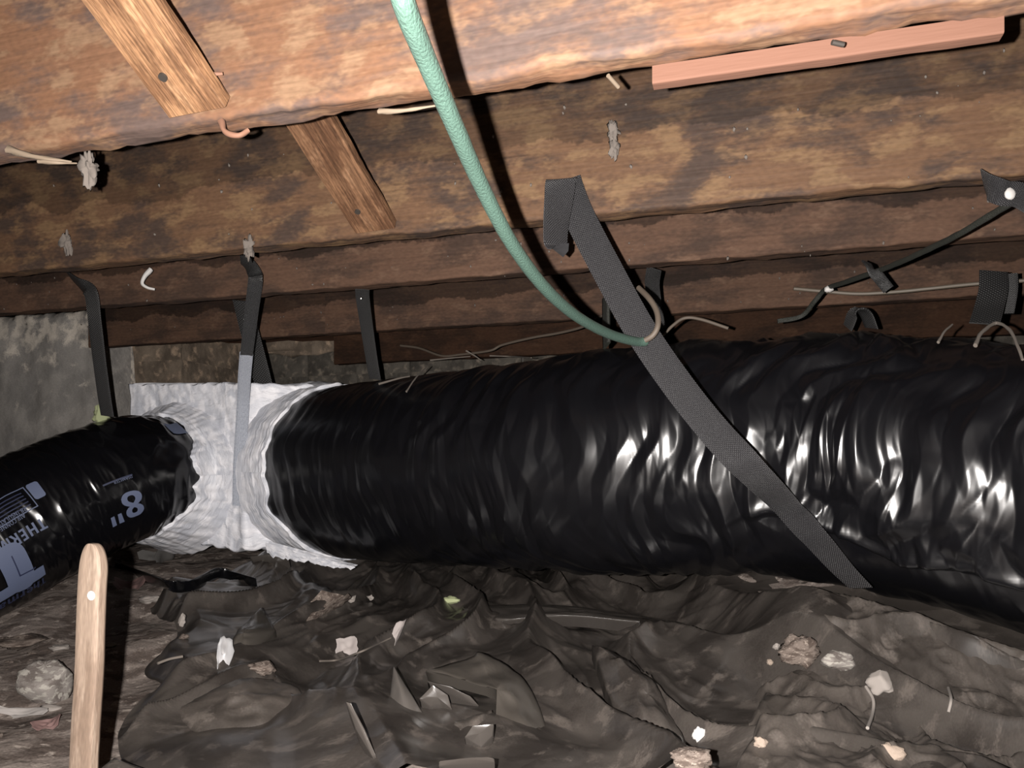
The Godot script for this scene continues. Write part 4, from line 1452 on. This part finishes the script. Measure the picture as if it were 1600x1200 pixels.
	for k in 110:
		var px := rng.randf_range(0, 1600)
		var which := k % 3
		var z0: float = [1.205, 1.528, 2.048][which]
		var f := (px) / 1600.0
		var top: float = [lerpf(280, 60, f), lerpf(440, 300, f), lerpf(505, 400, f)][which]
		var low: float = [lerpf(425, 268, f), lerpf(490, 375, f), lerpf(540, 465, f)][which]
		var q := JP(z0, px, rng.randf_range(top, low))
		var s := rng.randf_range(0.0008, 0.0024)
		st.append_from(bit, 0, Transform3D(Basis.from_euler(Vector3(rng.randf() * 6, rng.randf() * 6, 0)).scaled(Vector3(s, s * rng.randf_range(0.7, 2.0), s)), q))
	var sp := part("dust_specks", st.commit(), M.fluff, self)
	sp.set_meta("kind", "stuff")
	sp.set_meta("label", "pale specks of dust and web on the joist faces")
	sp.set_meta("category", "dust")


func fluff(label: String, at: Vector3, s: float, seed_: float) -> void:
	solo("web_fluff", label, "fluff", lump(Vector3(s * 0.5, s, s * 0.45), seed_ + 30.0, 0.9, 0, 16, 20), M.fluff, "", at)


func nail(label: String, a: Vector3, b: Vector3, r: float, m: Material) -> void:
	solo("nail", label, "nail", tube([a, a.lerp(b, 0.5), b], r, 3, 10), m)


func stake() -> void:
	var z := 0.74
	var top := P(145, 849, z)
	var low := P(122, 1330, z)
	var o := thing("wooden_stake", "upright round-tipped wooden stake with a nail hole, in the foreground at left", "stake")
	var up := (top - low).normalized()
	var side := up.cross(Vector3(-0.28, 0, 1)).normalized()
	var out_ := side.cross(up).normalized()
	var prof := [[-1.0, -1.0], [-0.62, 1.0], [1.0, 1.0], [1.0, -1.0], [0.0, -1.0]]
	var hw := 0.0150
	var ht := 0.006
	var pos := PackedVector3Array()
	var uv := PackedVector2Array()
	var n := 60
	var len := top.distance_to(low)
	for i in n + 1:
		var f := i / float(n)
		f = 1.0 - pow(1.0 - f, 2.0)
		var y := f * len
		var k := clampf((len - y) / 0.030, 0.0, 1.0)
		var w := lerpf(0.16, 1.0, sqrt(1.0 - pow(1.0 - k, 2.0)))
		var fine := []
		for q in prof.size():
			for s in 4:
				var a: Array = prof[q]
				var b: Array = prof[(q + 1) % prof.size()]
				fine.append([lerpf(a[0], b[0], s / 4.0 * 0.98 + 0.01), lerpf(a[1], b[1], s / 4.0 * 0.98 + 0.01)])
		fine.append(fine[0])
		for j in fine.size():
			var q: Array = fine[j]
			var d := 1.0 + 0.02 * ns(y * 30.0, j * 0.4, 4.0)
			pos.append(low + up * y + side * (q[0] * hw * w * d + 0.0012 * ns(y * 7.0, 2.0)) + out_ * (q[1] * ht * lerpf(0.5, 1.0, w)))
			uv.append(Vector2(y / 0.3, j / float(fine.size() - 1)))
	var nv := prof.size() * 4
	var m := grid(n, nv, pos, uv, false)
	var nn: PackedVector3Array = m.surface_get_arrays(0)[Mesh.ARRAY_NORMAL]
	if nn[20 * (nv + 1) + 6].dot(out_) < 0.0:
		m = grid(n, nv, pos, uv, true)
	fan(m, pos.slice(n * (nv + 1), n * (nv + 1) + nv), up)
	part("shaft", m, M.stake, o)
	var c := P(149, 928, z) + out_ * (ht + 0.0004)
	var ring := CylinderMesh.new()
	ring.top_radius = 0.0068
	ring.bottom_radius = 0.0074
	ring.height = 0.0012
	var bs := Basis(side, out_, side.cross(out_))
	part("nail_hole", ring, M.nail_dark, o).transform = Transform3D(bs, c)
	var head := CylinderMesh.new()
	head.top_radius = 0.0044
	head.bottom_radius = 0.005
	head.height = 0.002
	part("nail_head", head, M.white, o, "white nail head").transform = Transform3D(bs, c + side * 0.0022 + up * -0.0004)
